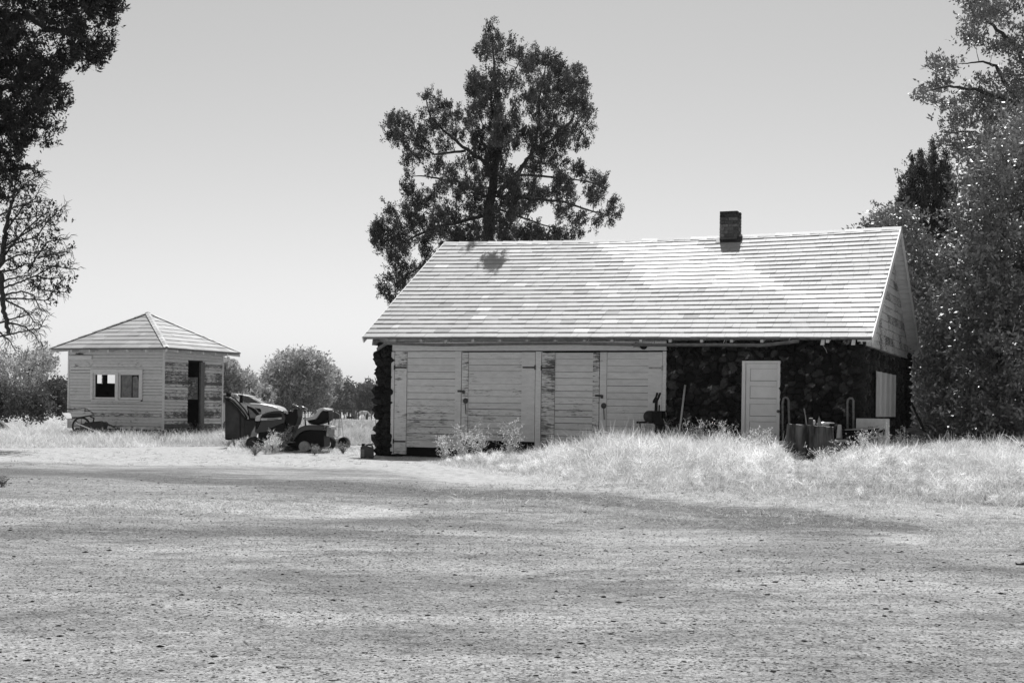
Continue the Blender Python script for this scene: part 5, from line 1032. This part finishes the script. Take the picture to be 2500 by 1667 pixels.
# black machine with a forked lever at the garage door
c_ = -.85; kz = lambda p: [B.hv(1540 + a*.0765, 940 + b*.0765, c_) for a, b in p]
o4 = Bw(1602, 1060, c_); o4.z = float(g(o4.x, o4.y)); mach = empty('garden_machine', o4, -B.phi, 'black silhouetted garden machine with a forked upright lever in front of the garage doors', 'machine'); ox = B.hv(1602, 1060, c_)[0]
kp = lambda name, pts, y0, y1, bev=.006: MB().prism([(a - ox, b - o4.z) for a, b in kz(pts)], y0, y1).build(name, M['black'], mach, False, bev)
kp('housing', [(750,850),(1020,850),(1042,1050),(1050,1240),(960,1250),(780,1250),(750,1000)], -.1, .2); kp('top_plate', [(720,820),(1095,822),(1060,855),(725,845)], -.18, .25, .003)
kp('upright_post', [(760,575),(838,560),(835,830),(752,830)], .0, .06); kp('stub', [(872,630),(912,630),(905,825),(868,825)], .02, .06)
kp('lever_fork', [(690,570),(700,490),(770,380),(808,235),(850,240),(845,300),(800,392),(840,400),(905,235),(940,245),(935,290),(840,510),(830,575)], .0, .07)
dm_ = MB(); q = kz([(580, 1000)])[0]; dm_.lathe([(0, -.1), (.05, -.1), (.06, -.08), (.11, -.08), (.12, -.05), (.12, .14), (0, .14)], (q[0] - ox, .05, q[1] - o4.z), Matrix.Rotation(R(-90), 3, 'X') , 24); dm_.build('drum', M['darkmetal'], mach, True)
kp('bracket', [(175,1150),(260,1150),(260,1222),(175,1222)], .0, .08); kp('leg', [(268,1222),(292,1222),(300,1560),(280,1560)], .02, .05, .002); kp('base_frame', [(260,1160),(760,1130),(1040,1150),(1040,1230),(760,1220),(280,1215)], .0, .12); kp('support', [(770,1240),(1040,1240),(1060,1600),(760,1600)], 0, .12)
# rocks, poles at the right corner
p = P(2236, 1056, 33); tag(MB().blob((p.x, 33, p.z), (.27, .2, .095), .25, 1.3, 3, None, Matrix.Rotation(R(14), 3, 'Y')).build('pale_boulder', M['rock'], None), 'long grey boulder lying by the right corner of the garage', 'boulder')
p = P(2232, 1076, 32.7); tag(MB().blob((p.x, 32.8, p.z - .08), (.42, .25, .17), .3, 1.3, 3).build('dark_boulder', M['darkrock'], None), 'darker rock half in the weeds under the grey boulder', 'boulder')
p = P(2160, 1072, 31); tag(MB().blob((p.x + .2, 31.3, p.z - .03), (.2, .2, .13), .3, 1.5, 2).build('small_rock', M['darkrock'], None), 'small dark rock against the end wall next to the white cabinet', 'rock')
tag(MB().tube([P(2225, 983, 35), P(2266, 1072, 34)], .03, 8).build('leaning_post', M['bark'], None, True), 'dark post leaning against the back corner of the garage', 'post')
p = G(2488, 1130); tag(MB().blob((p.x + .1, p.y, p.z + .12), (.3, .25, .2), .35, 1.8, 3).build('dark_stone', M['darkrock'], None), 'dark rough stone in the pale grass at the right edge', 'stone')
p = G(2491, 1379); sc_ = MB(); sc_.add([p + Vector(q)*.45 for q in ((-.07, 0, .045), (-.055, -.01, .0), (.05, -.01, 0), (.075, 0, .05), (.04, 0, .02), (-.04, 0, .022), (-.06, .08, .04), (-.05, .08, 0), (.05, .08, 0), (.07, .08, .045), (.03, .08, .02), (-.03, .08, .02))], [(0, 1, 2, 3, 4, 5), (11, 10, 9, 8, 7, 6), (0, 6, 7, 1), (1, 7, 8, 2), (2, 8, 9, 3), (3, 9, 10, 4), (4, 10, 11, 5), (5, 11, 6, 0)])
tag(sc_.build('plastic_scrap', M['black'], None), 'small black curved scrap lying on the bare gravel at the right edge', 'scrap')
# ------------------------------------------------------------------ far field: corral, riders
YF = 205; zf = float(g(0, YF))
def fp(px, py, Y=YF): return P(px, py, Y)
fe = empty('rail_fence', (fp(780, 1000).x, YF, zf), 0, 'long pipe rail fence across the far field', 'fence'); oi = Vector(fe.location)
x0, x1 = fp(640, 1000).x, fp(833, 1000).x
for i in range(13):
    x = x0 + (x1 - x0)*i/12; MB().tube([(x - oi.x, 0, -.2), (x - oi.x, 0, 1.5)], .06, 6).build('post', M['pole'], fe)
for z in (.3, .6, .9, 1.2, 1.48): MB().tube([(x0 - oi.x, 0, z), (x1 - oi.x, 0, z)], .04 if z < 1.4 else .06, 6).build('rail', M['tube'] if z < 1.4 else M['pole'], fe)
gt_ = empty('gate_frame', (fp(840, 1000).x, YF - 3, zf), 0, 'tall thin gate frame standing at the right end of the rail fence', 'gate'); w_ = fp(846, 1000).x - fp(833.5, 1000).x
for s_ in (-.5, .5): MB().tube([(s_*w_, 0, -.2), (s_*w_, 0, 2.5)], .05, 6).build('post', M['darkmetal'], gt_)
MB().tube([(-w_/2, 0, 2.5), (w_/2, 0, 2.5)], .04, 6).build('top_bar', M['midmetal'], gt_); MB().tube([(-w_/2, 0, .05), (w_/2, 0, .05)], .03, 6).build('bottom_bar', M['darkmetal'], gt_)
pn = empty('corral_panel', (fp(862, 1000).x, YF - 2, zf), 0, 'barred corral panel right of the gate frame', 'fence panel'); w_ = fp(881, 1000).x - fp(847, 1000).x
for i in range(9): MB().tube([(-w_/2 + w_*i/8, 0, -.1), (-w_/2 + w_*i/8, 0, 1.5)], .035 if i % 4 else .06, 6).build('bar', M['darkmetal'], pn)
for z in (.45, .8, 1.15, 1.48): MB().tube([(-w_/2, 0, z), (w_/2, 0, z)], .03, 6).build('rail', M['tube'], pn)
for i, px_ in enumerate((884, 889, 898, 907)): 
    p = fp(px_, 1000, YF - 4 + i*3); tag(MB().tube([(p.x, p.y, zf - .2), (p.x, p.y, zf + (1.4, 1.1, 1.2, .9)[i])], .06, 6).build('fence_post', M['darkmetal'], None), 'thin dark fence post in the far field right of the corral panel', 'post', 'fence posts right of the corral panel')
p = fp(856, 1000, YF - 4); tag(MB().box((p.x, p.y, zf + .45), (1.05, .5, .28)).build('feed_trough', M['black'], None, False, .03), 'black feed trough in front of the corral panel', 'trough')
# dark farm truck in the field
o5 = fp(800, 1000, YF - 8); o5.z = float(g(o5.x, YF - 8)); trk = empty('farm_truck', o5, 0, 'dark small farm truck with an open cab by the rail fence', 'truck'); kq = (YF - 8)/F
qz = lambda p: [((740 + a*.0765 - 800)*kq, (1029 - (960 + b*.0765))*kq) for a, b in p]
fk = lambda name, pts, y0, y1, mat, bev=.03: MB().prism(qz(pts), y0, y1).build(name, M[mat], trk, False, bev)
fk('body', [(560,640),(760,640),(880,690),(900,780),(930,640),(1000,615),(1120,680),(1165,740),(1160,850),(560,860)], 0, 1.4, 'cardark'); fk('cab_roof', [(660,425),(740,405),(860,412),(900,432),(890,450),(700,450)], 0, 1.4, 'cardark')
for pts in ([(690, 440), (700, 660)], [(890, 430), (1000, 620)]):
    q = qz(pts)
    for y in (.05, 1.35): MB().tube([(q[0][0], y, q[0][1]), (q[1][0], y, q[1][1])], .06, 6).build('cab_pillar', M['cardark'], trk)
for x in (720, 1060): 
    q = qz([(x, 850)])[0]; MB().lathe([(0, -.05), (.2, -.05), (.33, 0), (.33, .2), (0, .2)], (q[0], -.02, .33), Matrix.Rotation(R(-90), 3, 'X'), 18).build('wheel', M['rubber'], trk, True)
def skin(name, pts, edges, mat, parent=None, sub=2):
    me = bpy.data.meshes.new(name); me.from_pydata([p[:3] for p in pts], edges, []); o = link(bpy.data.objects.new(name, me), parent)
    o.modifiers.new('skin', 'SKIN'); s_ = o.modifiers.new('sub', 'SUBSURF'); s_.levels = s_.render_levels = sub
    for v_, p in zip(me.skin_vertices[0].data, pts): v_.radius = (p[3], p[4] if len(p) > 4 else p[3])
    me.skin_vertices[0].data[0].use_root = True; me.materials.append(mat); return o
def horse(x, Y, label, head_up=True, flip=1, group=None):
    r = empty('horse', (x, Y, float(g(x, Y))), 0, label, 'horse', group); s_ = flip
    hp_ = [(-.95*s_, 0, 1.62, .13), (-1.2*s_, 0, 1.95, .11), (-1.42*s_, 0, 1.9, .1), (-1.72*s_, 0, 1.68, .07)] if head_up else [(-1.0*s_, 0, 1.1, .14), (-1.25*s_, 0, .75, .11), (-1.35*s_, 0, .5, .1), (-1.5*s_, 0, .25, .07)]
    pts = [(.55*s_, 0, 1.18, .3, .32), (0, 0, 1.12, .28, .31), (-.55*s_, 0, 1.2, .28, .3)] + hp_
    ed = [(0, 1), (1, 2), (2, 3), (3, 4), (4, 5), (5, 6)]
    def leg(root, ps):
        k = root
        for p in ps: pts.append(p); ed.append((k, len(pts) - 1)); k = len(pts) - 1
    for y in (-.15, .15):
        leg(2, [(-.6*s_, y, .85, .12), (-.58*s_, y, .5, .07), (-.6*s_, y, .1, .05), (-.66*s_, y, .02, .06)])
        leg(0, [(.62*s_, y, .9, .17), (.5*s_, y, .62, .09), (.7*s_, y, .48, .07), (.68*s_, y, .1, .05), (.62*s_, y, .02, .06)])
    skin('body', pts, ed, M['horse'], r)
    MB().tube([(.84*s_, 0, 1.3), (.98*s_, 0, 1.1), (1.0*s_, 0, .6)], [.05, .07, .02], 8).build('tail', M['horse'], r, True)
    if head_up: MB().tube([(-.8*s_, 0, 1.72), (-1.05*s_, 0, 2.0), (-1.3*s_, 0, 2.08)], [.05, .07, .04], 8).build('mane', M['horse'], r, True)
    return r
hx_ = fp(786, 1000, YF + 6).x; horse(hx_ + .3, YF + 6, 'pale horse carrying a rider behind the far rail fence')
horse(fp(760, 1000).x, YF + 9, 'pale horse grazing behind the fence left of the rider', False, 1); horse(fp(858, 1000).x, YF + 14, 'pale horse standing behind the corral panel', False, -1)
rx, ry, rz_ = hx_ + .35, YF + 6, float(g(hx_, YF + 6)) + 1.48
pr = empty('person', (rx, ry, rz_), 0, 'person in a grey shirt and dark cap riding the pale horse', 'person')
pts = [(0, 0, .05, .15, .13), (-.01, 0, .3, .13, .12), (-.02, 0, .5, .17, .13), (-.03, 0, .62, .06), (-.04, 0, .78, .095, .11), (-.04, 0, .86, .08)]
ed = [(0, 1), (1, 2), (2, 3), (3, 4), (4, 5)]
for y in (-1, 1):
    b0 = len(pts); pts += [(-.02, .2*y, .53, .06), (-.08, .26*y, .3, .05), (-.28, .18*y, .2, .04), (-.36, .16*y, .2, .035)]; ed += [(2, b0), (b0, b0 + 1), (b0 + 1, b0 + 2), (b0 + 2, b0 + 3)]
    b0 = len(pts); pts += [(-.06, .2*y, .0, .1), (-.34, .34*y, -.16, .08), (-.28, .36*y, -.55, .055), (-.38, .36*y, -.62, .045)]; ed += [(0, b0), (b0, b0 + 1), (b0 + 1, b0 + 2), (b0 + 2, b0 + 3)]
skin('body', pts, ed, M['shirt'], pr)
MB().lathe([(.11, 0), (.11, .04), (.07, .1), (0, .11)], (-.04, 0, .84), None, 16).build('cap', M['hair'], pr, True); MB().blob((-.13, 0, .85), (.07, .07, .012), .02, 1, 1).build('cap_brim', M['hair'], pr)
MB().blob((-.125, 0, .77), (.03, .055, .08), .02, 1, 2).build('face', M['skin'], pr, True)
sh_ = fp(868, 1000, YF + 22); fs_ = empty('field_shelter', (sh_.x, YF + 22, float(g(0, YF + 22))), 0, 'tiny pale box shelter beyond the corral panel', 'shelter')
MB().box((0, .6, 1.0), (.62, 1.0, 2.1)).build('wall', M['tube'], fs_); MB().box((0, .6, 2.1), (.8, 1.2, .12)).build('roof', M['white'], fs_)
# ------------------------------------------------------------------ dry grass and weeds
def outside(x, y):                                        # keep plants out of the buildings
    ok = np.ones(len(x), bool)
    for Fm, a0, a1, b0, b1 in ((B, XL - .1, XW + .1, -.05, W + .1), (S, -SLN - .05, .05, -.03, SM + .05)):
        p = np.stack([x - Fm.O[0], y - Fm.O[1]], 1); a = p @ Fm.u; b = p @ Fm.v; ok &= ~((a > a0) & (a < a1) & (b > b0) & (b < b1))
    return ok
def stems(x, y, h, per, w, spread, tone, bend=.35, lo=.0):
    n = len(x); B_ = np.repeat(np.stack([x, y, g(x, y)], 1), per, 0); hh = np.repeat(h, per)*rng.uniform(.45, 1.1, n*per); B_[:, :2] += rng.normal(size=(n*per, 2))*.05; B_[:, 2] += lo*hh*rng.random(n*per)
    d = norm(np.stack([rng.normal(size=n*per)*spread, rng.normal(size=n*per)*spread, np.ones(n*per)], 1)); c = rng.normal(size=(n*per, 3))*bend; c[:, 2] = -np.abs(c[:, 2])*.6
    return ribbons(B_, d, c, hh, w*rng.uniform(.6, 1.5, n*per), np.repeat(tone, per)*rng.uniform(.75, 1.2, n*per))
def bushy(x, y, h, per, w, tone):                         # twiggy tumbleweed heads
    n = len(x); z = g(x, y); r = h*.55; C = np.stack([x, y, z + h*.5], 1)
    u = norm(rng.normal(size=(n*per, 3))); rad = rng.random(n*per)**.5*.75; B_ = np.repeat(C, per, 0) + u*(np.repeat(r, per)*rad)[:, None]*np.array([1, 1, .85]); B_[:, 2] = np.maximum(B_[:, 2], np.repeat(z, per) + .01)
    d = norm(u*.6 + rng.normal(size=u.shape)*.7 + np.array([0, 0, .35])); c = rng.normal(size=u.shape)*.4
    return ribbons(B_, d, c, np.repeat(h, per)*rng.uniform(.12, .38, n*per), w*rng.uniform(.6, 1.4, n*per), np.repeat(tone, per)*rng.uniform(.75, 1.2, n*per))
fl_ = [(980, 1121), (1060, 1127), (1120, 1145), (1250, 1168), (1400, 1182), (1600, 1198), (1800, 1216), (2000, 1238), (2300, 1262), (2620, 1272)]
fw = np.array([[G(a, b).x, G(a, b).y] for a, b in fl_]); fpx = np.array([a for a, b in fl_], float)
topx = np.array([985, 1090, 1150, 1200, 1260, 1330, 1400, 1480, 1540, 1620, 1700, 1800, 1895, 1935, 1990, 2050, 2120, 2200, 2300, 2400, 2620.])
topy = np.array([1122, 1113, 1106, 1106, 1100, 1090, 1068, 1048, 1042, 1046, 1060, 1064, 1086, 1116, 1120, 1098, 1088, 1080, 1078, 1068, 1050.])
def field(n, power=1.0, back=None):
    px = 985 + 1635*rng.random(n)**.97; X0 = np.interp(px, fpx, fw[:, 0]); Y0 = np.interp(px, fpx, fw[:, 1])
    sl_ = (px - CX)/F; Yw = np.array([min(36, ((B.O @ B.v) - .12)/((np.array([a, 1.0])) @ B.v)) for a in sl_]); Yw = np.where(px > 2190, 33.5, Yw)
    t_ = rng.random(n)**power*1.16 - .16*rng.random(n); Y = Y0 + (Yw - Y0)*t_; X = sl_*Y
    zt = H - ((np.interp(px, topx, topy) - HY) - K*(px - CX))*Y/F - g(X, Y)
    zc = H - ((np.interp(px, topx, topy) - HY) - K*(px - CX))*(Y0 + .72*(Yw - Y0))/F - g(X, Y)
    lump = np.array([mnoise.noise((a*.9, b*.9, 2.)) for a, b in zip(X, Y)])
    h = np.clip(np.minimum(zt, .07 + np.maximum(zc, .12)*np.clip(t_/.75, 0, 1)**1.05)*(1 + .45*lump), .04, 1.2)
    big = np.array([mnoise.noise((a*.55, b*.8, 8.)) for a, b in zip(X, Y)])
    k = (rng.random(n) < np.clip(.16 + t_*2.4, 0, 1)) & ~((big < -.12) & (rng.random(n) < .72) & (t_ < .62))
    return X[k], Y[k], h[k], t_[k], lump[k], px[k]
parts = []
X, Y, h, t_, lump, _ = field(19000, .8); parts.append(stems(X, Y, h, 5, .0048, .38, rng.uniform(.5, 1.1, len(X))*(1 + .35*lump)))
X, Y, h, t_, lump, _ = field(700, .7); parts.append(stems(X, Y, h*1.15, 2, .008, .45, rng.choice([.25, .5, 1.1, 1.25], len(X)), .7))
X, Y, h, t_, lump, pxx = field(2000, .75); k = h > .14; X, Y, h, lump = X[k], Y[k], h[k]*rng.uniform(.75, 1.12, k.sum()), lump[k]; parts.append(bushy(X, Y, h, 120, .008, rng.uniform(.6, 1.2, len(X))*(1 + .3*lump)))
X, Y, h, t_, lump, _ = field(9000, 2.2); parts.append(stems(X, Y - .5*rng.random(len(X)), np.minimum(h, .16)*.8, 5, .006, .8, rng.uniform(.6, 1.0, len(X)), .6))
X, Y, h, t_, lump, pq = field(2600, 1.1); k = lump > .12; parts.append(stems(X[k], Y[k], np.clip(h[k]*.8, .05, .5), 6, .006, .6, rng.uniform(.18, .5, k.sum()), .6)); X, Y, h, t_, lump, pq = field(4000, .5); k = (h > .35) & (rng.random(len(h)) < .12); X, Y, h = X[k], Y[k], h[k]
parts.append(bushy(X, Y, h*.95, 80, .011, rng.uniform(.85, 1.3, len(X)))); parts.append(stems(X, Y, h*1.05, 5, .009, .5, rng.uniform(.3, 1.2, len(X)), .5))
V, Fq, tn = merge(parts); tag(bigmesh('dry_grass', V, Fq, M['drygrass'], tn), 'pale dry grass and tumbleweed massed along the front of the stone garage', 'grass', None, 'stuff')
parts = []
def area(n, px0, px1, pf, Yb, hmax, per, w, sp=.3, edge=1.0, tn=1.0):  # a belt of grass from a front row of pixels back to a distance
    px = rng.uniform(px0, px1, n); Y0 = np.array([G(a, pf(a)).y for a in px]); t_ = rng.random(n)**1.3; Y = Y0 + (Yb - Y0)*t_; X = (px - CX)/F*Y; ok = outside(X, Y); X, Y, t_ = X[ok], Y[ok], t_[ok]
    lump = np.array([mnoise.noise((a*.7, b*.7, 5.)) for a, b in zip(X, Y)]); h = np.clip(hmax*np.clip(t_*6/edge, .25, 1)*(1 + .5*lump), .04, 2)
    parts.append(stems(X, Y, h, per, w, sp, tn*rng.uniform(.6, 1.1, len(X))*(1 + .3*lump)))
area(9000, -60, 600, lambda a: 1094 - .008*a, 44, .42, 5, .009); area(1500, -60, 200, lambda a: 1060, 62, .5, 5, .012); area(2600, 560, 960, lambda a: 1108, 36, .14, 5, .008, .6)
area(5000, 690, 960, lambda a: 1088, 60, .32, 5, .012, .3, .5, .7); area(7000, 640, 960, lambda a: 1060, 190, .35, 5, .035, .3, .5, .6)
def tufts(n, px0, px1, py0, py1, h, per, w):
    X = []; Y = []
    for _ in range(n):
        p = G(rng.uniform(px0, px1), rng.uniform(py0, py1)); X.append(p.x); Y.append(p.y)
    X, Y = np.array(X), np.array(Y); parts.append(stems(X, Y, h*rng.uniform(.4, 1.2, n), per, w, .9, rng.uniform(.3, .95, n), .6))
tufts(1300, 1350, 2560, 1200, 1285, .07, 9, .004); tufts(500, 1050, 2560, 1175, 1235, .12, 9, .005); tufts(1500, -60, 830, 1212, 1258, .05, 9, .005); tufts(800, 2270, 2560, 1285, 1335, .05, 9, .004); tufts(420, -40, 1100, 1098, 1140, .07, 12, .006); tufts(260, 1000, 2560, 1180, 1290, .09, 12, .005); tufts(160, 0, 700, 1190, 1260, .05, 10, .005); tufts(60, 0, 2500, 1250, 1400, .04, 7, .003)
V, Fq, tn = merge(parts); tag(bigmesh('field_grass', V, Fq, M['drygrass'], tn), 'dry pale grass around the shed and out across the open field', 'grass', None, 'stuff')
# single weeds one can point at
def weed(px, py, h, label, dark=False, stems_=9, leafy=True, spread=.35, w=.012, Yoff=0):
    if h < .46: spread, stems_ = .95, stems_ + 3
    b = G(px, py); b.y += Yoff; root = empty('weed', (b.x, b.y, float(g(b.x, b.y))), 0, label, 'weed', 'weeds growing by the buildings')
    tb = MB(); Ls = []; pts = []
    for i in range(stems_):
        a = random.uniform(0, 6.28); s_ = random.uniform(.1, spread); L_ = h*random.uniform(.6, 1.05); p = [Vector((0, 0, 0)), Vector((math.cos(a)*s_*.35*h, math.sin(a)*s_*.35*h, L_*.5)), Vector((math.cos(a)*s_*h, math.sin(a)*s_*h, L_))]
        tb.tube(p, [w*.5, w*.4, w*.2], 4)
        for k in range(10 if h > .46 else 5):
            f_ = random.uniform(.08, 1); q = p[0].lerp(p[1], f_*2) if f_ < .5 else p[1].lerp(p[2], f_*2 - 1); e = q + Vector((random.gauss(0, .16), random.gauss(0, .16), random.uniform(.05, .22)))*h; tb.tube([q, e], [w*.25, w*.12], 3, False); pts += [q.lerp(e, r_) for r_ in (.4, .7, 1)]
    tb.build('stems', M['stick'] if not dark else M['timber'], root)
    P_ = np.array([p[:] for p in pts]); n = len(P_)*3; Bq = np.repeat(P_, 3, 0) + rng.normal(size=(n, 3))*.018; D = norm(rng.normal(size=(n, 3)) + np.array([0, 0, .5]))
    V, Fq, tn = leaves(Bq, D, .035*rng.uniform(.5, 1.4, n), .010*rng.uniform(.6, 1.4, n), rng.uniform(.6, 1.4, n)); bigmesh('leaves', V, Fq, M['weedgreen'] if dark else M['drygrass'], tn, root)
WL = [(556, 1092, .3, 'small pale weed at the left foot of the dark rounded car', 0), (588, 1096, .3, 'small pale weed at the middle of the dark rounded car', 0), (618, 1097, .28, 'small pale weed in front of the mower nose', 0),
      (572, 1092, .55, 'pale weed against the left half of the dark rounded car', 0), (600, 1098, .3, 'weed between the dark rounded car and the front wheel of the mower', 1), (545, 1088, .42, 'low weed where the shed meets the dark rounded car', 0),
      (1128, 1128, .75, 'forked pale weed in front of the first garage door joint', 0), (1168, 1126, .72, 'bushy pale weed left of the middle of the second garage door', 0), (1245, 1130, .80, 'wide pale weed with open twigs before the second garage door', 0), (1085, 1126, .5, 'low pale weed at the foot of the first garage door', 0),
      (648, 1108, .40, 'spiky weed growing against the front half of the mower', 0), (690, 1106, .6, 'tall thin weed crossing the mower step', 1), (672, 1107, .5, 'weed with seed heads beside the mower deck', 0), (622, 1112, .2, 'weed over the front wheel of the mower', 1), (768, 1110, .22, 'small weed behind the rear wheel disc of the mower', 1),
      (838, 1108, .22, 'small leafy weed in front of the rim on the ground', 1), (873, 1082, .28, 'round dark leafy weed in the grass behind the fuel can', 1), (500, 1080, .55, 'dark weed right of the shed doorway', 1), (465, 1078, .55, 'bushy weed in the shed doorway', 1), (400, 1078, .45, 'dark weed at the near corner of the shed', 1), (345, 1075, .42, 'weed under the shed window', 1),
      (530, 1082, .6, 'tall weed at the right end of the shed', 1), (560, 1085, .5, 'weed before the dark rounded car', 1), (290, 1076, .4, 'weed between the pale stick and the shed', 1), (235, 1085, .35, 'dark weed in front of the harrow', 1),
      (1865, 1125, .62, 'pale weed with round seed heads before the side door', 0), (1838, 1125, .6, 'pale weed at the left edge of the side door', 0), (1770, 1125, .7, 'dry forked weed against the wall left of the side door', 0), (1700, 1122, .7, 'dry weed at the foot of the leaning pale pole', 0), (1590, 1120, .85, 'pale upright weed in front of the garden machine', 0), (1565, 1122, .8, 'pale weed left of the garden machine', 0),
      (2012, 1138, .34, 'forked dry weed against the right side of the stump', 0), (2110, 1130, .6, 'feathery pale weed in front of the washtub', 0), (2135, 1128, .62, 'feathery pale weed right of the washtub', 0), (2195, 1122, .6, 'feathery upright weed before the dark boulder', 0), (2225, 1120, .5, 'feathery weed before the grey boulder', 0), (2080, 1132, .45, 'dry stalky weed between the cone and the washtub', 0),
      (2440, 1085, .8, 'tall leafy weed under the dense tree', 1), (2490, 1090, .8, 'tall leafy weed at the right edge under the dense tree', 1), (1948, 1142, .22, 'leafy weed at the left root of the stump', 1), (2372, 1118, .22, 'small dark weed in the grass under the dense tree', 1), (4, 1188, .12, 'dark spindly weed at the left edge of the gravel', 1)]
for a, b, h_, lb_, dk_ in WL: weed(a, b, h_, lb_, bool(dk_), 4 if a < 60 else 9)
# ------------------------------------------------------------------ light, sky, camera
sun_dir = Vector((.038, .60, 1.02)).normalized(); el = math.asin(sun_dir.z); az_ = math.atan2(sun_dir.x, sun_dir.y)
sl = bpy.data.lights.new('sun', 'SUN'); sl.energy = 5.0; sl.angle = R(.53); sl.color = (1, 1, 1)
so = bpy.data.objects.new('sun', sl); COL.objects.link(so); so.rotation_euler = sun_dir.to_track_quat('Z', 'Y').to_euler()
wd = bpy.data.worlds.new('World'); SC.world = wd; wd.use_nodes = True; t = wd.node_tree; t.nodes.clear()
sk = t.nodes.new('ShaderNodeTexSky'); sk.sky_type = 'NISHITA'; sk.sun_disc = False; sk.sun_elevation = el; sk.sun_rotation = az_; sk.altitude = 900; sk.air_density = 1.0; sk.dust_density = 2.0; sk.ozone_density = 1.0
bw_ = t.nodes.new('ShaderNodeRGBToBW'); bgd = t.nodes.new('ShaderNodeBackground'); ow = t.nodes.new('ShaderNodeOutputWorld')
L(t, sk.outputs[0], bw_.inputs[0]); L(t, bw_.outputs[0], bgd.inputs[0]); bgd.inputs[1].default_value = .12; L(t, bgd.outputs[0], ow.inputs[0])
cam = bpy.data.cameras.new('camera'); cam.lens = 50; cam.sensor_width = 36; cam.shift_y = (HY - 833.5)/2500; cam.clip_end = 8000
co = bpy.data.objects.new('camera', cam); COL.objects.link(co); co.location = (0, 0, H)
co.rotation_euler = (Matrix.Rotation(R(90), 4, 'X') @ Matrix.Rotation(K, 4, 'Z')).to_euler()
SC.camera = co
hb = MB(); hb.box((0, 180, 6.6), (700, 460, 17)); hz = hb.build('haze', M['rock']); tag(hz, 'faint pale haze lying over the far field', 'haze', None, 'stuff')
m, t = nt('haze_air'); v = t.nodes.new('ShaderNodeVolumePrincipled'); v.inputs['Color'].default_value = val3(.9); v.inputs['Density'].default_value = .0002; o = t.nodes.new('ShaderNodeOutputMaterial'); L(t, v.outputs[0], o.inputs[1]); hz.data.materials[0] = m

SC.view_settings.view_transform = 'Standard'; SC.view_settings.look = 'None'; SC.view_settings.exposure = .06; SC.view_settings.gamma = 1
SC.render.resolution_x, SC.render.resolution_y = 1024, 682
SC.cycles.max_bounces = 8; SC.cycles.transparent_max_bounces = 8
